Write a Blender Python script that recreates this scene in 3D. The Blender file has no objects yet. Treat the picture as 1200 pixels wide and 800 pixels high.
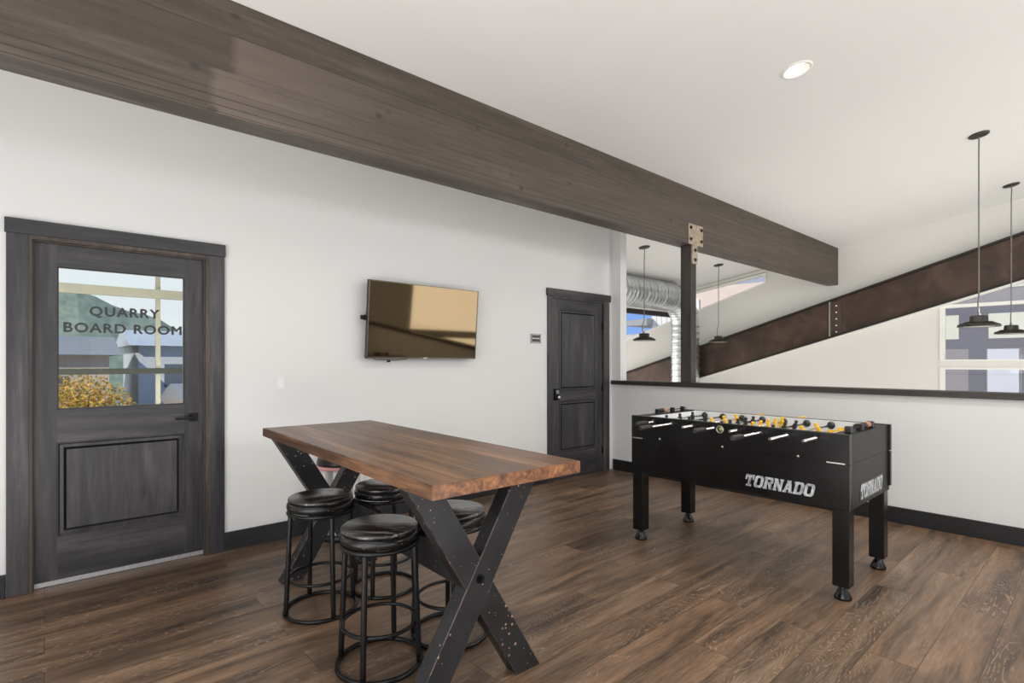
import bpy, bmesh, math, random
from mathutils import Vector, Matrix
random.seed(7)
PI = math.pi
C = bpy.context.scene.collection

# ------------------------------------------------------------------ helpers
class MB:
    """collects shapes and links them as one mesh object"""
    def __init__(self):
        self.bm = bmesh.new(); self.mi = 0
    def _f(self, vs):
        try:
            f = self.bm.faces.new(vs); f.material_index = self.mi; return f
        except ValueError:
            return None
    def hexa(self, p):
        v = [self.bm.verts.new(q) for q in p]
        for q in ((0,3,2,1),(4,5,6,7),(0,1,5,4),(1,2,6,5),(2,3,7,6),(3,0,4,7)):
            self._f([v[i] for i in q])
        return self
    def box(self, x0, x1, y0, y1, z0, z1, bev=0.0, seg=2, mat=None):
        if x0 > x1: x0, x1 = x1, x0
        if y0 > y1: y0, y1 = y1, y0
        if z0 > z1: z0, z1 = z1, z0
        if mat is not None: self.mi = mat
        b = bmesh.new()
        bmesh.ops.create_cube(b, size=1)
        for v in b.verts:
            v.co = Vector(((x0+x1)/2+v.co.x*(x1-x0), (y0+y1)/2+v.co.y*(y1-y0), (z0+z1)/2+v.co.z*(z1-z0)))
        if bev > 0:
            bmesh.ops.bevel(b, geom=b.edges[:], offset=bev, segments=seg, affect='EDGES', profile=0.5)
        self.merge(b); return self
    def merge(self, b, mat=None):
        vm = {}
        for v in b.verts: vm[v] = self.bm.verts.new(v.co)
        for f in b.faces:
            n = self._f([vm[v] for v in f.verts])
            if n: n.smooth = f.smooth
        b.free(); return self
    def lathe(self, prof, n=32, mtx=None, smooth=True, caps=True):
        mtx = mtx or Matrix()
        rings = []
        for r, z in prof:
            if r < 1e-6:
                rings.append([self.bm.verts.new(mtx @ Vector((0, 0, z)))])
            else:
                rings.append([self.bm.verts.new(mtx @ Vector((r*math.cos(2*PI*k/n), r*math.sin(2*PI*k/n), z))) for k in range(n)])
        for a, b in zip(rings, rings[1:]):
            for k in range(n):
                k2 = (k+1) % n
                if len(a) == 1 and len(b) == 1: continue
                if len(a) == 1: f = self._f([a[0], b[k2], b[k]])
                elif len(b) == 1: f = self._f([a[k], a[k2], b[0]])
                else: f = self._f([a[k], a[k2], b[k2], b[k]])
                if f: f.smooth = smooth
        if caps:
            if len(rings[0]) > 1: self._f(rings[0][::-1])
            if len(rings[-1]) > 1: self._f(rings[-1])
        return self
    def cyl(self, a, b, r, n=16, r2=None, smooth=True):
        a = Vector(a); b = Vector(b); d = b-a
        m = Matrix.Translation(a) @ d.to_track_quat('Z', 'Y').to_matrix().to_4x4()
        return self.lathe([(r, 0), (r if r2 is None else r2, d.length)], n, m, smooth)
    def tube(self, pts, r, n=10, closed=False):
        pts = [Vector(p) for p in pts]; N = len(pts); rings = []
        up = None
        for i, p in enumerate(pts):
            if closed: t = (pts[(i+1) % N]-pts[i-1]).normalized()
            else: t = (pts[min(i+1, N-1)]-pts[max(i-1, 0)]).normalized()
            if up is None:
                up = Vector((0, 0, 1)) if abs(t.z) < .9 else Vector((1, 0, 0))
            s = t.cross(up).normalized(); up = s.cross(t).normalized()
            rings.append([self.bm.verts.new(p + s*r*math.cos(2*PI*k/n) + up*r*math.sin(2*PI*k/n)) for k in range(n)])
        pairs = list(zip(rings, rings[1:])) + ([(rings[-1], rings[0])] if closed else [])
        for a, b in pairs:
            for k in range(n):
                f = self._f([a[k], a[(k+1) % n], b[(k+1) % n], b[k]])
                if f: f.smooth = True
        if not closed:
            self._f(rings[0][::-1]); self._f(rings[-1])
        return self
    def ring(self, c, R, r, n=48, m=8):
        return self.tube([(c[0]+R*math.cos(2*PI*k/n), c[1]+R*math.sin(2*PI*k/n), c[2]) for k in range(n)], r, m, True)
    def prism(self, pts, axis, a, b):
        """2-D outline extruded along axis between a and b; pts are the other two coordinates in order"""
        def P(p, t):
            return {'X': (t, p[0], p[1]), 'Y': (p[0], t, p[1]), 'Z': (p[0], p[1], t)}[axis]
        A = [self.bm.verts.new(P(p, a)) for p in pts]; B = [self.bm.verts.new(P(p, b)) for p in pts]
        self._f(A); self._f(B[::-1])
        for i in range(len(pts)):
            j = (i+1) % len(pts); self._f([A[i], B[i], B[j], A[j]])
        return self
    def sphere(self, c, r, n=12, sc=(1, 1, 1)):
        b = bmesh.new(); bmesh.ops.create_uvsphere(b, u_segments=n, v_segments=max(6, n//2+2), radius=r)
        for v in b.verts: v.co = Vector((c[0]+v.co.x*sc[0], c[1]+v.co.y*sc[1], c[2]+v.co.z*sc[2]))
        for f in b.faces: f.smooth = True
        return self.merge(b)
    def build(self, name, mats, parent=None, loc=None, rot=None, bevel=0, recalc=True):
        if recalc: bmesh.ops.recalc_face_normals(self.bm, faces=self.bm.faces[:])
        me = bpy.data.meshes.new(name); self.bm.to_mesh(me); self.bm.free()
        for m in (mats if isinstance(mats, (list, tuple)) else [mats]): me.materials.append(m)
        o = bpy.data.objects.new(name, me); C.objects.link(o)
        if loc: o.location = loc
        if rot: o.rotation_euler = rot
        if parent: o.parent = parent
        if bevel:
            md = o.modifiers.new('edge', 'BEVEL'); md.width = bevel; md.segments = 2; md.limit_method = 'ANGLE'; md.angle_limit = 0.7
        return o

def tag(o, label, cat, group=None, kind=None):
    o['label'] = label; o['category'] = cat
    if group: o['group'] = group
    if kind: o['kind'] = kind
    return o
def empty(name, loc=(0, 0, 0), rz=0):
    o = bpy.data.objects.new(name, None); C.objects.link(o); o.empty_display_size = .1
    o.location = loc; o.rotation_euler = (0, 0, rz); return o
def copy_tree(o, parent=None):
    c = o.copy(); C.objects.link(c)
    if parent: c.parent = parent
    for ch in list(o.children): copy_tree(ch, c)
    return c

# ------------------------------------------------------------------ materials
def hexc(r, g, b):
    f = lambda v: (v/255/12.92) if v/255 <= .04045 else ((v/255+.055)/1.055)**2.4
    return (f(r), f(g), f(b), 1)
class NT:
    def __init__(self, name):
        self.m = bpy.data.materials.new(name); self.m.use_nodes = True
        self.t = self.m.node_tree; self.b = self.t.nodes['Principled BSDF']; self.out = self.t.nodes['Material Output']
    def n(self, typ, **kw):
        x = self.t.nodes.new(typ)
        for k, v in kw.items(): setattr(x, k, v)
        return x
    def l(self, a, b): self.t.links.new(a, b)
    def coord(self, scale=(1, 1, 1), rot=(0, 0, 0), kind='Object'):
        tc = self.n('ShaderNodeTexCoord'); mp = self.n('ShaderNodeMapping')
        mp.inputs['Scale'].default_value = scale; mp.inputs['Rotation'].default_value = rot
        self.l(tc.outputs[kind], mp.inputs['Vector']); return mp.outputs[0]
    def noise(self, vec, scale, detail=4, rough=.5, dist=0):
        x = self.n('ShaderNodeTexNoise'); x.inputs['Scale'].default_value = scale; x.inputs['Detail'].default_value = detail
        x.inputs['Roughness'].default_value = rough; x.inputs['Distortion'].default_value = dist
        self.l(vec, x.inputs['Vector']); return x.outputs['Fac']
    def ramp(self, fac, stops):
        x = self.n('ShaderNodeValToRGB'); e = x.color_ramp.elements
        while len(e) < len(stops): e.new(.5)
        for i, (p, c) in enumerate(stops):
            e[i].position = p; e[i].color = c
        self.l(fac, x.inputs[0]); return x.outputs[0]
    def mix(self, fac, a, b, mode='MIX'):
        x = self.n('ShaderNodeMix', data_type='RGBA', blend_type=mode)
        for s, v in ((x.inputs['Factor'], fac), (x.inputs[6], a), (x.inputs[7], b)):
            if hasattr(v, 'is_output'): self.l(v, s)
            else: s.default_value = v
        return x.outputs[2]
    def math(self, op, a, b=0, c=None, clamp=False):
        x = self.n('ShaderNodeMath', operation=op); x.use_clamp = clamp
        for i, v in enumerate((a, b) if c is None else (a, b, c)):
            if hasattr(v, 'is_output'): self.l(v, x.inputs[i])
            else: x.inputs[i].default_value = v
        return x.outputs[0]
    def bump(self, h, strength=.2, dist=.01):
        x = self.n('ShaderNodeBump'); x.inputs['Strength'].default_value = strength; x.inputs['Distance'].default_value = dist
        self.l(h, x.inputs['Height']); self.l(x.outputs[0], self.b.inputs['Normal'])
    def set(self, col=None, rough=None, metal=None, coat=None, spec=None):
        for k, v in (('Base Color', col), ('Roughness', rough), ('Metallic', metal), ('Coat Weight', coat), ('Specular IOR Level', spec)):
            if v is None: continue
            if hasattr(v, 'is_output'): self.l(v, self.b.inputs[k])
            else: self.b.inputs[k].default_value = v
        return self

def plain(name, col, rough=.5, metal=0, var=.08, scale=6, coat=0, spec=.5):
    t = NT(name); v = t.coord()
    f = t.noise(v, scale, 5)
    d = tuple(x*(1-var) for x in col[:3])+(1,); l = tuple(min(1, x*(1+var)) for x in col[:3])+(1,)
    t.set(t.ramp(f, [(.3, d), (.7, l)]), rough, metal, coat, spec)
    return t.m
def wall_mat(name, col):
    t = NT(name); v = t.coord()
    f = t.noise(v, 1.2, 3); g = t.noise(v, 220, 3)
    d = tuple(x*.985 for x in col[:3])+(1,)
    t.set(t.ramp(f, [(.3, d), (.7, col)]), .75, spec=.25); t.bump(g, .06, .002)
    return t.m
def wood(name, cols, axis='Z', rough=.45, fine=1.0, coat=0, knots=True, bumpy=.15, contrast=1.0):
    """cols dark, mid, light; the grain runs along axis"""
    t = NT(name)
    k = {'X': (.09, 1, 1), 'Y': (1, .09, 1), 'Z': (1, 1, .09)}[axis]
    v = t.coord(k); vk = t.coord({'X': (.45, 1, 1), 'Y': (1, .45, 1), 'Z': (1, 1, .45)}[axis])
    a = t.noise(v, 9*fine, 6, .6, .6); b = t.noise(v, 60*fine, 4, .6)
    h = t.math('ADD', t.math('MULTIPLY', a, .68), t.math('MULTIPLY', b, .32))
    col = t.ramp(h, [(.36, cols[0]), (.5, cols[1]), (.64, cols[2])])
    big = t.noise(vk, 2.3, 3)
    col = t.mix(t.math('MULTIPLY', big, .5), col, cols[0], 'MIX')
    if knots:
        vo = t.n('ShaderNodeTexVoronoi'); vo.inputs['Scale'].default_value = 3.1; t.l(vk, vo.inputs['Vector'])
        kn = t.ramp(vo.outputs['Distance'], [(.0, (1, 1, 1, 1)), (.05, (.8, .8, .8, 1)), (.1, (0, 0, 0, 1))])
        dk = tuple(x*.35 for x in cols[0][:3])+(1,)
        col = t.mix(t.math('MULTIPLY', kn, .75), col, dk)
    t.set(col, rough, coat=coat); t.b.inputs['Coat Roughness'].default_value = .15
    if bumpy: t.bump(h, bumpy, .004)
    return t.m
def metal(name, col, rough=.3, var=.1, scale=20):
    return plain(name, col, rough, 1.0, var, scale)

WALL = wall_mat('wall_paint', (.735, .735, .73, 1))
CEIL = wall_mat('ceiling_paint', (.77, .765, .745, 1))
CREAM = wall_mat('hall_paint', (.74, .73, .70, 1))
dc = [hexc(34, 33, 37), hexc(60, 58, 62), hexc(92, 86, 86)]
DGROOVE = plain('groove_shade', hexc(22, 21, 23), .5)  # shade in the panel grooves, painted as a dark colour
DOORV = wood('charcoal_stain_vertical', dc, 'Z', .42, .8)
DOORH = wood('charcoal_stain_horizontal', dc, 'X', .42, .8)
dd = [hexc(14, 14, 15), hexc(24, 24, 26), hexc(36, 35, 37)]
BASEX = wood('baseboard_stain', [hexc(30, 30, 33), hexc(42, 42, 46), hexc(54, 53, 57)], 'X', .5, .8, knots=False)
BASEY = wood('black_baseboard', dd, 'Y', .5, .8, knots=False)
CAPM = wood('cap_stain', [hexc(40, 36, 34), hexc(58, 52, 49), hexc(76, 68, 63)], 'Y', .5, 1)
BLK = plain('black_plastic', hexc(20, 20, 21), .35, 0, .15)
BLKM = plain('black_metal', hexc(24, 24, 25), .38, .6, .25, 9)
WHITE = plain('white_frame', hexc(236, 235, 228), .5, 0, .02)
STEEL = metal('steel', (.62, .62, .62, 1), .3)
CHROME = metal('chrome', (.8, .8, .82, 1), .12, .04)

# glulam beam: laminations run along the beam, stain patch, knots
t = NT('glulam_stain')
v = t.coord((.06, 1, 1)); w = t.coord((1, 1, 1))
a = t.noise(v, 14, 6, .6, .5); b = t.noise(v, 90, 4, .6)
h = t.math('ADD', t.math('MULTIPLY', a, .65), t.math('MULTIPLY', b, .35))
col = t.ramp(h, [(.33, hexc(50, 44, 38)), (.5, hexc(69, 61, 54)), (.68, hexc(90, 81, 72))])
sp = t.n('ShaderNodeSeparateXYZ'); t.l(w, sp.inputs[0])
zz = t.math('MULTIPLY', sp.outputs[2], 1/.0385)
fr = t.math('FRACT', zz)
line = t.math('LESS_THAN', fr, .05)
lam = t.n('ShaderNodeTexWhiteNoise', noise_dimensions='1D'); t.l(t.math('FLOOR', zz), lam.inputs['W'])
col = t.mix(t.math('MULTIPLY', lam.outputs[0], .35), col, hexc(72, 60, 50))
# paler repaired patch with its own brushed edge, below the top boards of the face
low = t.math('LESS_THAN', sp.outputs[2], 2.84)
edge_x = t.math('SUBTRACT', t.math('ADD', sp.outputs[0], t.math('MULTIPLY', low, .10)), t.math('MULTIPLY', t.noise(t.coord((.3, 1, 1)), 16, 3), .05))
st = t.math('MULTIPLY', t.math('SUBTRACT', edge_x, .70), 22, clamp=True)
fade = t.math('SUBTRACT', 1.0, t.math('MULTIPLY', t.math('SUBTRACT', edge_x, .7, clamp=True), .8), clamp=True)
st = t.math('MULTIPLY', t.math('MULTIPLY', st, fade), t.math('MULTIPLY', t.math('LESS_THAN', sp.outputs[2], 3.04), t.math('ADD', .6, t.math('MULTIPLY', t.noise(t.coord((.12, 1, 1)), 7, 3), .8))))
col = t.mix(t.math('MULTIPLY', st, .30), col, hexc(138, 122, 114))
for zl in (3.04, 2.70, 2.655, 2.622):
    col = t.mix(t.math('MULTIPLY', t.math('LESS_THAN', t.math('ABSOLUTE', t.math('SUBTRACT', sp.outputs[2], zl)), .0022), .75), col, hexc(38, 32, 29))
vo = t.n('ShaderNodeTexVoronoi'); vo.inputs['Scale'].default_value = 5.5; t.l(t.coord((.7, 1, 1)), vo.inputs['Vector'])
kn = t.ramp(vo.outputs['Distance'], [(0, (1, 1, 1, 1)), (.06, (.8, .8, .8, 1)), (.13, (0, 0, 0, 1))])
col = t.mix(t.math('MULTIPLY', kn, .7), col, hexc(34, 28, 25))
col = t.mix(t.math('MULTIPLY', line, t.math('GREATER_THAN', t.noise(v, 5, 2), .5)), col, hexc(45, 38, 33))
t.set(col, .55); t.bump(h, .12, .004)
GLULAM = t.m

# floor planks run along X
t = NT('plank_floor')
v = t.coord((1, 1, 1))
br = t.n('ShaderNodeTexBrick'); t.l(v, br.inputs['Vector'])
br.offset = .37; br.offset_frequency = 2; br.squash = 1
for k_, x_ in (('Scale', 1), ('Mortar Size', .0014), ('Brick Width', 1.42), ('Row Height', .19), ('Bias', 0), ('Mortar Smooth', .1)):
    br.inputs[k_].default_value = x_
br.inputs['Color1'].default_value = (0, 0, 0, 1); br.inputs['Color2'].default_value = (1, 1, 1, 1); br.inputs['Mortar'].default_value = (0, 0, 0, 1)
idv = t.n('ShaderNodeSeparateColor'); t.l(br.outputs['Color'], idv.inputs[0])
pid = idv.outputs[0]
off = t.n('ShaderNodeCombineXYZ'); t.l(t.math('MULTIPLY', pid, 17.3), off.inputs[0]); t.l(t.math('MULTIPLY', pid, 9.1), off.inputs[2])
va = t.n('ShaderNodeVectorMath', operation='ADD'); t.l(v, va.inputs[0]); t.l(off.outputs[0], va.inputs[1])
mp = t.n('ShaderNodeMapping'); mp.inputs['Scale'].default_value = (.11, 1, 1); t.l(va.outputs[0], mp.inputs[0])
g1 = t.noise(mp.outputs[0], 8, 5, .6, .7); g2 = t.noise(mp.outputs[0], 75, 4, .65)
h = t.math('ADD', t.math('MULTIPLY', g1, .7), t.math('MULTIPLY', g2, .3))
col = t.ramp(h, [(.34, hexc(50, 40, 33)), (.44, hexc(90, 72, 57)), (.55, hexc(120, 97, 77)), (.67, hexc(146, 123, 101))])
tone = t.ramp(pid, [(0, (.70, .68, .66, 1)), (.35, (1, .93, .86, 1)), (.7, (.86, .85, .84, 1)), (1, (1.16, 1.07, .98, 1))])
col = t.mix(1.0, col, tone, 'MULTIPLY')
# pale limed grain lines: thin contours of a stretched distorted noise
mp2 = t.n('ShaderNodeMapping'); mp2.inputs['Scale'].default_value = (.16, 1, 1); t.l(va.outputs[0], mp2.inputs[0])
c1 = t.noise(mp2.outputs[0], 5.5, 2, .5, .3)
rg = t.math('FRACT', t.math('MULTIPLY', c1, 44))
ln = t.math('LESS_THAN', t.math('ABSOLUTE', t.math('SUBTRACT', rg, .5)), .10)
brk = t.math('GREATER_THAN', t.noise(mp.outputs[0], 120, 3, .7), .5)
area = t.math('MULTIPLY', t.math('SUBTRACT', t.noise(mp2.outputs[0], 2.6, 2), .46, clamp=True), 8, clamp=True)
ln = t.math('MULTIPLY', t.math('MULTIPLY', ln, brk), area)
col = t.mix(t.math('MULTIPLY', ln, .36), col, hexc(186, 164, 144))
col = t.mix(t.math('MULTIPLY', br.outputs['Fac'], .7), col, hexc(26, 19, 15))
t.set(col, t.math('ADD', .34, t.math('MULTIPLY', g2, .18)), spec=.5); t.bump(h, .12, .003)
FLOOR = t.m

# table top: long boards along Y, gloss varnish
t = NT('table_wood')
v = t.coord((1, .07, 1)); w = t.coord()
g1 = t.noise(v, 11, 6, .6, .8); g2 = t.noise(v, 80, 4, .6)
h = t.math('ADD', t.math('MULTIPLY', g1, .65), t.math('MULTIPLY', g2, .35))
col = t.ramp(h, [(.36, hexc(54, 36, 24)), (.5, hexc(100, 68, 44)), (.64, hexc(144, 106, 74))])
sp = t.n('ShaderNodeSeparateXYZ'); t.l(w, sp.inputs[0])
xs = t.math('MULTIPLY', sp.outputs[0], 1/.118)
wn = t.n('ShaderNodeTexWhiteNoise', noise_dimensions='1D'); t.l(t.math('FLOOR', xs), wn.inputs['W'])
col = t.mix(t.math('MULTIPLY', wn.outputs[0], .5), col, hexc(74, 48, 32))
seam = t.math('LESS_THAN', t.math('FRACT', xs), .05)
col = t.mix(t.math('MULTIPLY', seam, .85), col, hexc(34, 20, 14))
vo = t.n('ShaderNodeTexVoronoi'); vo.inputs['Scale'].default_value = 5; t.l(t.coord((1, .4, 1)), vo.inputs['Vector'])
kn = t.ramp(vo.outputs['Distance'], [(0, (1, 1, 1, 1)), (.05, (.8, .8, .8, 1)), (.1, (0, 0, 0, 1))])
col = t.mix(t.math('MULTIPLY', kn, .6), col, hexc(50, 26, 15))
scr = t.math('GREATER_THAN', t.noise(t.coord((1, .16, 1)), 34, 3, .5), .66)
col = t.mix(t.math('MULTIPLY', scr, .6), col, hexc(46, 28, 20))
t.set(col, t.math('ADD', .30, t.math('MULTIPLY', g2, .16)), coat=.12, spec=.5); t.b.inputs['Coat Roughness'].default_value = .3; t.bump(t.math('SUBTRACT', h, t.math('ADD', t.math('MULTIPLY', seam, 1.2), t.math('MULTIPLY', scr, .5))), .5, .006)
TABLE = t.m
t = NT('table_end_grain')
w = t.coord()
g1 = t.noise(w, 16, 5, .65, 1.2); g2 = t.noise(w, 70, 4, .6)
h = t.math('ADD', t.math('MULTIPLY', g1, .7), t.math('MULTIPLY', g2, .3))
col = t.ramp(h, [(.36, hexc(66, 42, 32)), (.46, hexc(108, 72, 50)), (.55, hexc(146, 98, 62)), (.66, hexc(172, 126, 86))])
sp = t.n('ShaderNodeSeparateXYZ'); t.l(w, sp.inputs[0])
wn = t.n('ShaderNodeTexWhiteNoise', noise_dimensions='1D'); t.l(t.math('FLOOR', t.math('MULTIPLY', sp.outputs[0], 1/.045)), wn.inputs['W'])
col = t.mix(t.math('MULTIPLY', wn.outputs[0], .45), col, hexc(98, 64, 48))
t.set(col, .4); t.bump(h, .2, .003)
ENDG = t.m

# black distressed paint with chips and worn edges
def distressed(name, chip, thr=.045, edge=.006, base=(28, 28, 31)):
    t = NT(name); w = t.coord()
    vo = t.n('ShaderNodeTexVoronoi'); vo.inputs['Scale'].default_value = 58; t.l(w, vo.inputs['Vector'])
    nz = t.noise(w, 60, 3); cl = t.noise(w, 3.2, 2)
    d = t.math('ADD', vo.outputs['Distance'], t.math('MULTIPLY', t.math('SUBTRACT', nz, .5), .35))
    lim = t.math('MULTIPLY', t.math('SUBTRACT', cl, .30, clamp=True), .95)
    sc = t.n('ShaderNodeSeparateColor'); t.l(vo.outputs['Color'], sc.inputs[0])
    lim = t.math('MULTIPLY', lim, t.math('POWER', sc.outputs[0], 2.6))
    spk = t.math('LESS_THAN', d, t.math('ADD', lim, thr-.045))
    bv = t.n('ShaderNodeBevel'); bv.samples = 4; bv.inputs['Radius'].default_value = edge
    ge = t.n('ShaderNodeNewGeometry')
    dt = t.n('ShaderNodeVectorMath', operation='DOT_PRODUCT'); t.l(bv.outputs[0], dt.inputs[0]); t.l(ge.outputs['Normal'], dt.inputs[1])
    ed = t.math('MULTIPLY', t.math('LESS_THAN', dt.outputs['Value'], .93), t.math('GREATER_THAN', t.noise(w, 22, 3), .45))
    m = t.math('MAXIMUM', spk, t.math('MULTIPLY', ed, .8))
    bc = t.ramp(t.noise(w, 5, 5), [(.3, hexc(base[0]-6, base[1]-6, base[2]-6)), (.7, hexc(base[0]+12, base[1]+12, base[2]+12))])
    t.set(t.mix(m, bc, chip), .42, spec=.45)
    return t.m
XLEG = distressed('chipped_black_paint', hexc(176, 146, 128), edge=.0035)
# stool seat: glossy black boards, pale streaks painted in as reflected sheen
t = NT('sheen_streaked_wood')
v = t.coord((1, .1, 1)); w = t.coord()
g = t.noise(v, 60, 5, .65, .4); cl = t.noise(t.coord((1, .3, 1)), 7, 3)
stk = t.math('MULTIPLY', t.math('GREATER_THAN', g, .545), t.math('GREATER_THAN', cl, .46))
sp = t.n('ShaderNodeSeparateXYZ'); t.l(w, sp.inputs[0])
seam = t.math('LESS_THAN', t.math('FRACT', t.math('MULTIPLY', t.math('ADD', sp.outputs[0], .02), 1/.085)), .03)
col = t.mix(t.math('MULTIPLY', stk, .65), hexc(24, 23, 24), hexc(150, 142, 138))
col = t.mix(seam, col, hexc(8, 8, 8))
t.set(col, t.math('ADD', .22, t.math('MULTIPLY', g, .22)), coat=.5, spec=.7); t.b.inputs['Coat Roughness'].default_value = .25; t.bump(g, .45, .004)
SEAT = t.m
SEATSIDE = distressed('rubbed_black_rim', hexc(96, 74, 58), edge=.003, base=(22, 21, 21))
SEATSIDE.node_tree.nodes['Principled BSDF'].inputs['Roughness'].default_value = .25
STOOLM = plain('stool_steel', hexc(30, 30, 31), .33, .5, .25, 12)

# ------------------------------------------------------------------ the room
SL = .143                                     # ceiling pitch along Y
def cz(y): return 3.225 + SL*(3.06-y)
XW, XH = 5.31, 9.93                            # half wall face, far hall wall
fl = MB().box(-2.8, 5.33, -3.1, 4.32, -.12, 0).build('floor', FLOOR)
tag(fl, 'dark brown wood plank floor of the upper room', 'floor', kind='structure')
lf = MB().box(5.31, 10.0, -3.1, 8.6, -3.12, -3.0).build('floor', plain('lower_floor', hexc(120, 105, 92), .6))
tag(lf, 'floor of the lower hall beyond the half wall', 'floor', kind='structure')
c_ = MB().prism([(-3.1, cz(-3.1)), (8.6, cz(8.6)), (8.6, cz(8.6)+.25), (-3.1, cz(-3.1)+.25)], 'X', -2.8, 10.05).build('ceiling', CEIL)
tag(c_, 'pale sloping ceiling over room and hall', 'ceiling', kind='structure')
LX, LY = 4.092, 1.527; LZ = cz(LY)
nrm = Vector((0, SL, 1)).normalized()          # ceiling normal
tilt = Matrix.Translation((LX, LY, LZ)) @ Vector((0, 0, 1)).rotation_difference(nrm).to_matrix().to_4x4()
cut = MB().lathe([(.088, -.05), (.088, .16)], 40, tilt).build('cut', CEIL)
md = c_.modifiers.new('hole', 'BOOLEAN'); md.object = cut; md.operation = 'DIFFERENCE'; md.solver = 'EXACT'
bpy.context.view_layer.update()
nm = bpy.data.meshes.new_from_object(c_.evaluated_get(bpy.context.evaluated_depsgraph_get()))
c_.modifiers.clear(); c_.data = nm
bpy.data.objects.remove(cut)

# left wall with the two door openings
def rects_wall(y0, y1, openings, x0, x1, ztop):
    m = MB(); x = x0
    for a, b, z in openings:
        m.box(x, a, y0, y1, 0, ztop); m.box(a, b, y0, y1, z, ztop); x = b
    m.box(x, x1, y0, y1, 0, ztop); return m
wl = rects_wall(4.15, 4.31, [(-.067, .856, 2.068), (4.235, 5.141, 2.068)], -2.8, 5.43, cz(4.15)-.0).build('wall_left', WALL)
tag(wl, 'long white wall with the two dark doors', 'wall', kind='structure')
m = MB(); m.box(-2.8, -2.65, -3.1, 4.15, 0, 4.12)
tag(m.build('wall_rear', WALL), 'white end wall of the upper room beside the camera', 'wall', kind='structure')
# window wall behind the camera (real openings)
m = MB()
m.box(-2.65, -1.5, -3.1, -2.95, 0, 4.12); m.box(-1.5, 3.3, -3.1, -2.95, 0, .25); m.box(-1.5, 3.3, -3.1, -2.95, 3.35, 4.12)
m.box(3.3, 5.6, -3.1, -2.95, 0, 4.12)
tag(m.build('wall_right', WALL), 'white wall with the wide window facing the street', 'wall', kind='structure')
m = MB()
m.box(5.6, 10.0, -3.1, -2.95, -3, -1.0); m.box(5.6, 6.45, -3.1, -2.95, -1, 4.12); m.box(9.3, 10.0, -3.1, -2.95, -1, 4.12); m.box(6.45, 9.3, -3.1, -2.95, 3.3, 4.12)
tag(m.build('wall_hall', CREAM), 'pale wall of the hall with a tall window', 'wall', kind='structure')
# half wall with its full-height stub at the corner
m = MB(); m.box(XW, XW+.12, -2.95, 4.15, -.12, 1.053); m.box(XW, XW+.12, 4.02, 4.15, 1.102, cz(4.15)-.001); m.box(XW, XW+.12, -2.95, 4.15, -3, -.12)
tag(m.build('wall_partition', WALL), 'white half-height wall behind the football table', 'wall', kind='structure')
cp = MB().box(XW-.028, XW+.15, -2.95, 4.149, 1.053, 1.102, .003).build('trim_1', CAPM)
tag(cp, 'dark stained cap board along the half-height wall', 'trim', kind='structure')
m = MB(); m.box(5.31, 5.43, 4.31, 8.6, -3, 2.97)
tag(m.build('wall_return', CREAM), 'pale hall wall behind the board room', 'wall', kind='structure')
m = MB(); m.box(5.43, 10.0, 8.45, 8.6, -3, 2.6)
tag(m.build('wall_end', CREAM), 'pale end wall of the hall', 'wall', kind='structure')

# far hall wall with two window openings
# clerestory outline (y,z), right window rectangle
cl = [(4.233, 2.765), (8.0, 1.62), (8.0, 2.475), (4.233, 3.015)]
def hole_wall():
    m = MB(); x0, x1 = XH, XH+.16
    def P(pts): m.prism(pts, 'X', x0, x1)
    top = lambda y: cz(y)
    P([(8.6, -3), (8.0, -3), (8.0, top(8.0)), (8.6, top(8.6))])
    P([(8.0, -3), (4.233, -3), (4.233, 2.765), (8.0, 1.62)])
    P([(8.0, 2.475), (4.233, 3.015), (4.233, top(4.233)), (8.0, top(8.0))])
    P([(4.233, -3), (1.72, -3), (1.72, top(1.72)), (4.233, top(4.233))])
    # right window: y -1.6..1.72 ; lower pane .35..1.245, upper 1.355.. sloped head
    P([(1.72, -3), (-1.6, -3), (-1.6, .35), (1.72, .35)])
    P([(1.72, 1.245), (-1.6, 1.245), (-1.6, 1.35), (1.72, 1.35)])
    P([(1.72, 2.18), (-1.6, 3.19), (-1.6, top(-1.6)), (1.72, top(1.72))])
    P([(-1.6, -3), (-3.1, -3), (-3.1, top(-3.1)), (-1.6, top(-1.6))])
    return m
tag(hole_wall().build('wall_far', CREAM), 'far white wall of the hall behind the sloping beam', 'wall', kind='structure')

GLASS = NT('clear_glass'); g = GLASS
tr = g.n('ShaderNodeBsdfTransparent'); gl = g.n('ShaderNodeBsdfGlossy'); gl.inputs['Roughness'].default_value = .02
fr_ = g.n('ShaderNodeFresnel'); fr_.inputs[0].default_value = 1.45
mx = g.n('ShaderNodeMixShader'); g.l(g.math('MULTIPLY', fr_.outputs[0], .8), mx.inputs[0]); g.l(tr.outputs[0], mx.inputs[1]); g.l(gl.outputs[0], mx.inputs[2])
g.l(mx.outputs[0], g.out.inputs[0]); GLASS = g.m

def bar(m, x0, x1, p, q, w):
    """strip of height w under the line p-q in the YZ plane"""
    m.prism([p, q, (q[0], q[1]-w), (p[0], p[1]-w)], 'X', x0, x1)
# clerestory window
w1 = MB(); x0, x1 = XH-.02, XH+.10
bar(w1, x0, x1, (4.225, 3.03), (8.0, 2.49), .05)
bar(w1, x0-.03, x1, (4.225, 2.962), (8.0, 2.422), .028)
bar(w1, x0+.02, x1, (4.233, 2.80), (8.0, 1.655), .035)
w1.box(x0+.003, x1-.01, 4.235, 4.262, 2.775, 2.95)
w1 = tag(w1.build('window_1', WHITE), 'sloping clerestory window high on the far wall by the duct', 'window', kind='structure')
MB().prism([(4.25, 2.78), (8.0, 1.63), (8.0, 2.45), (4.25, 3.0)], 'X', XH+.06, XH+.066).build('glass_pane', GLASS, w1)
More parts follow.
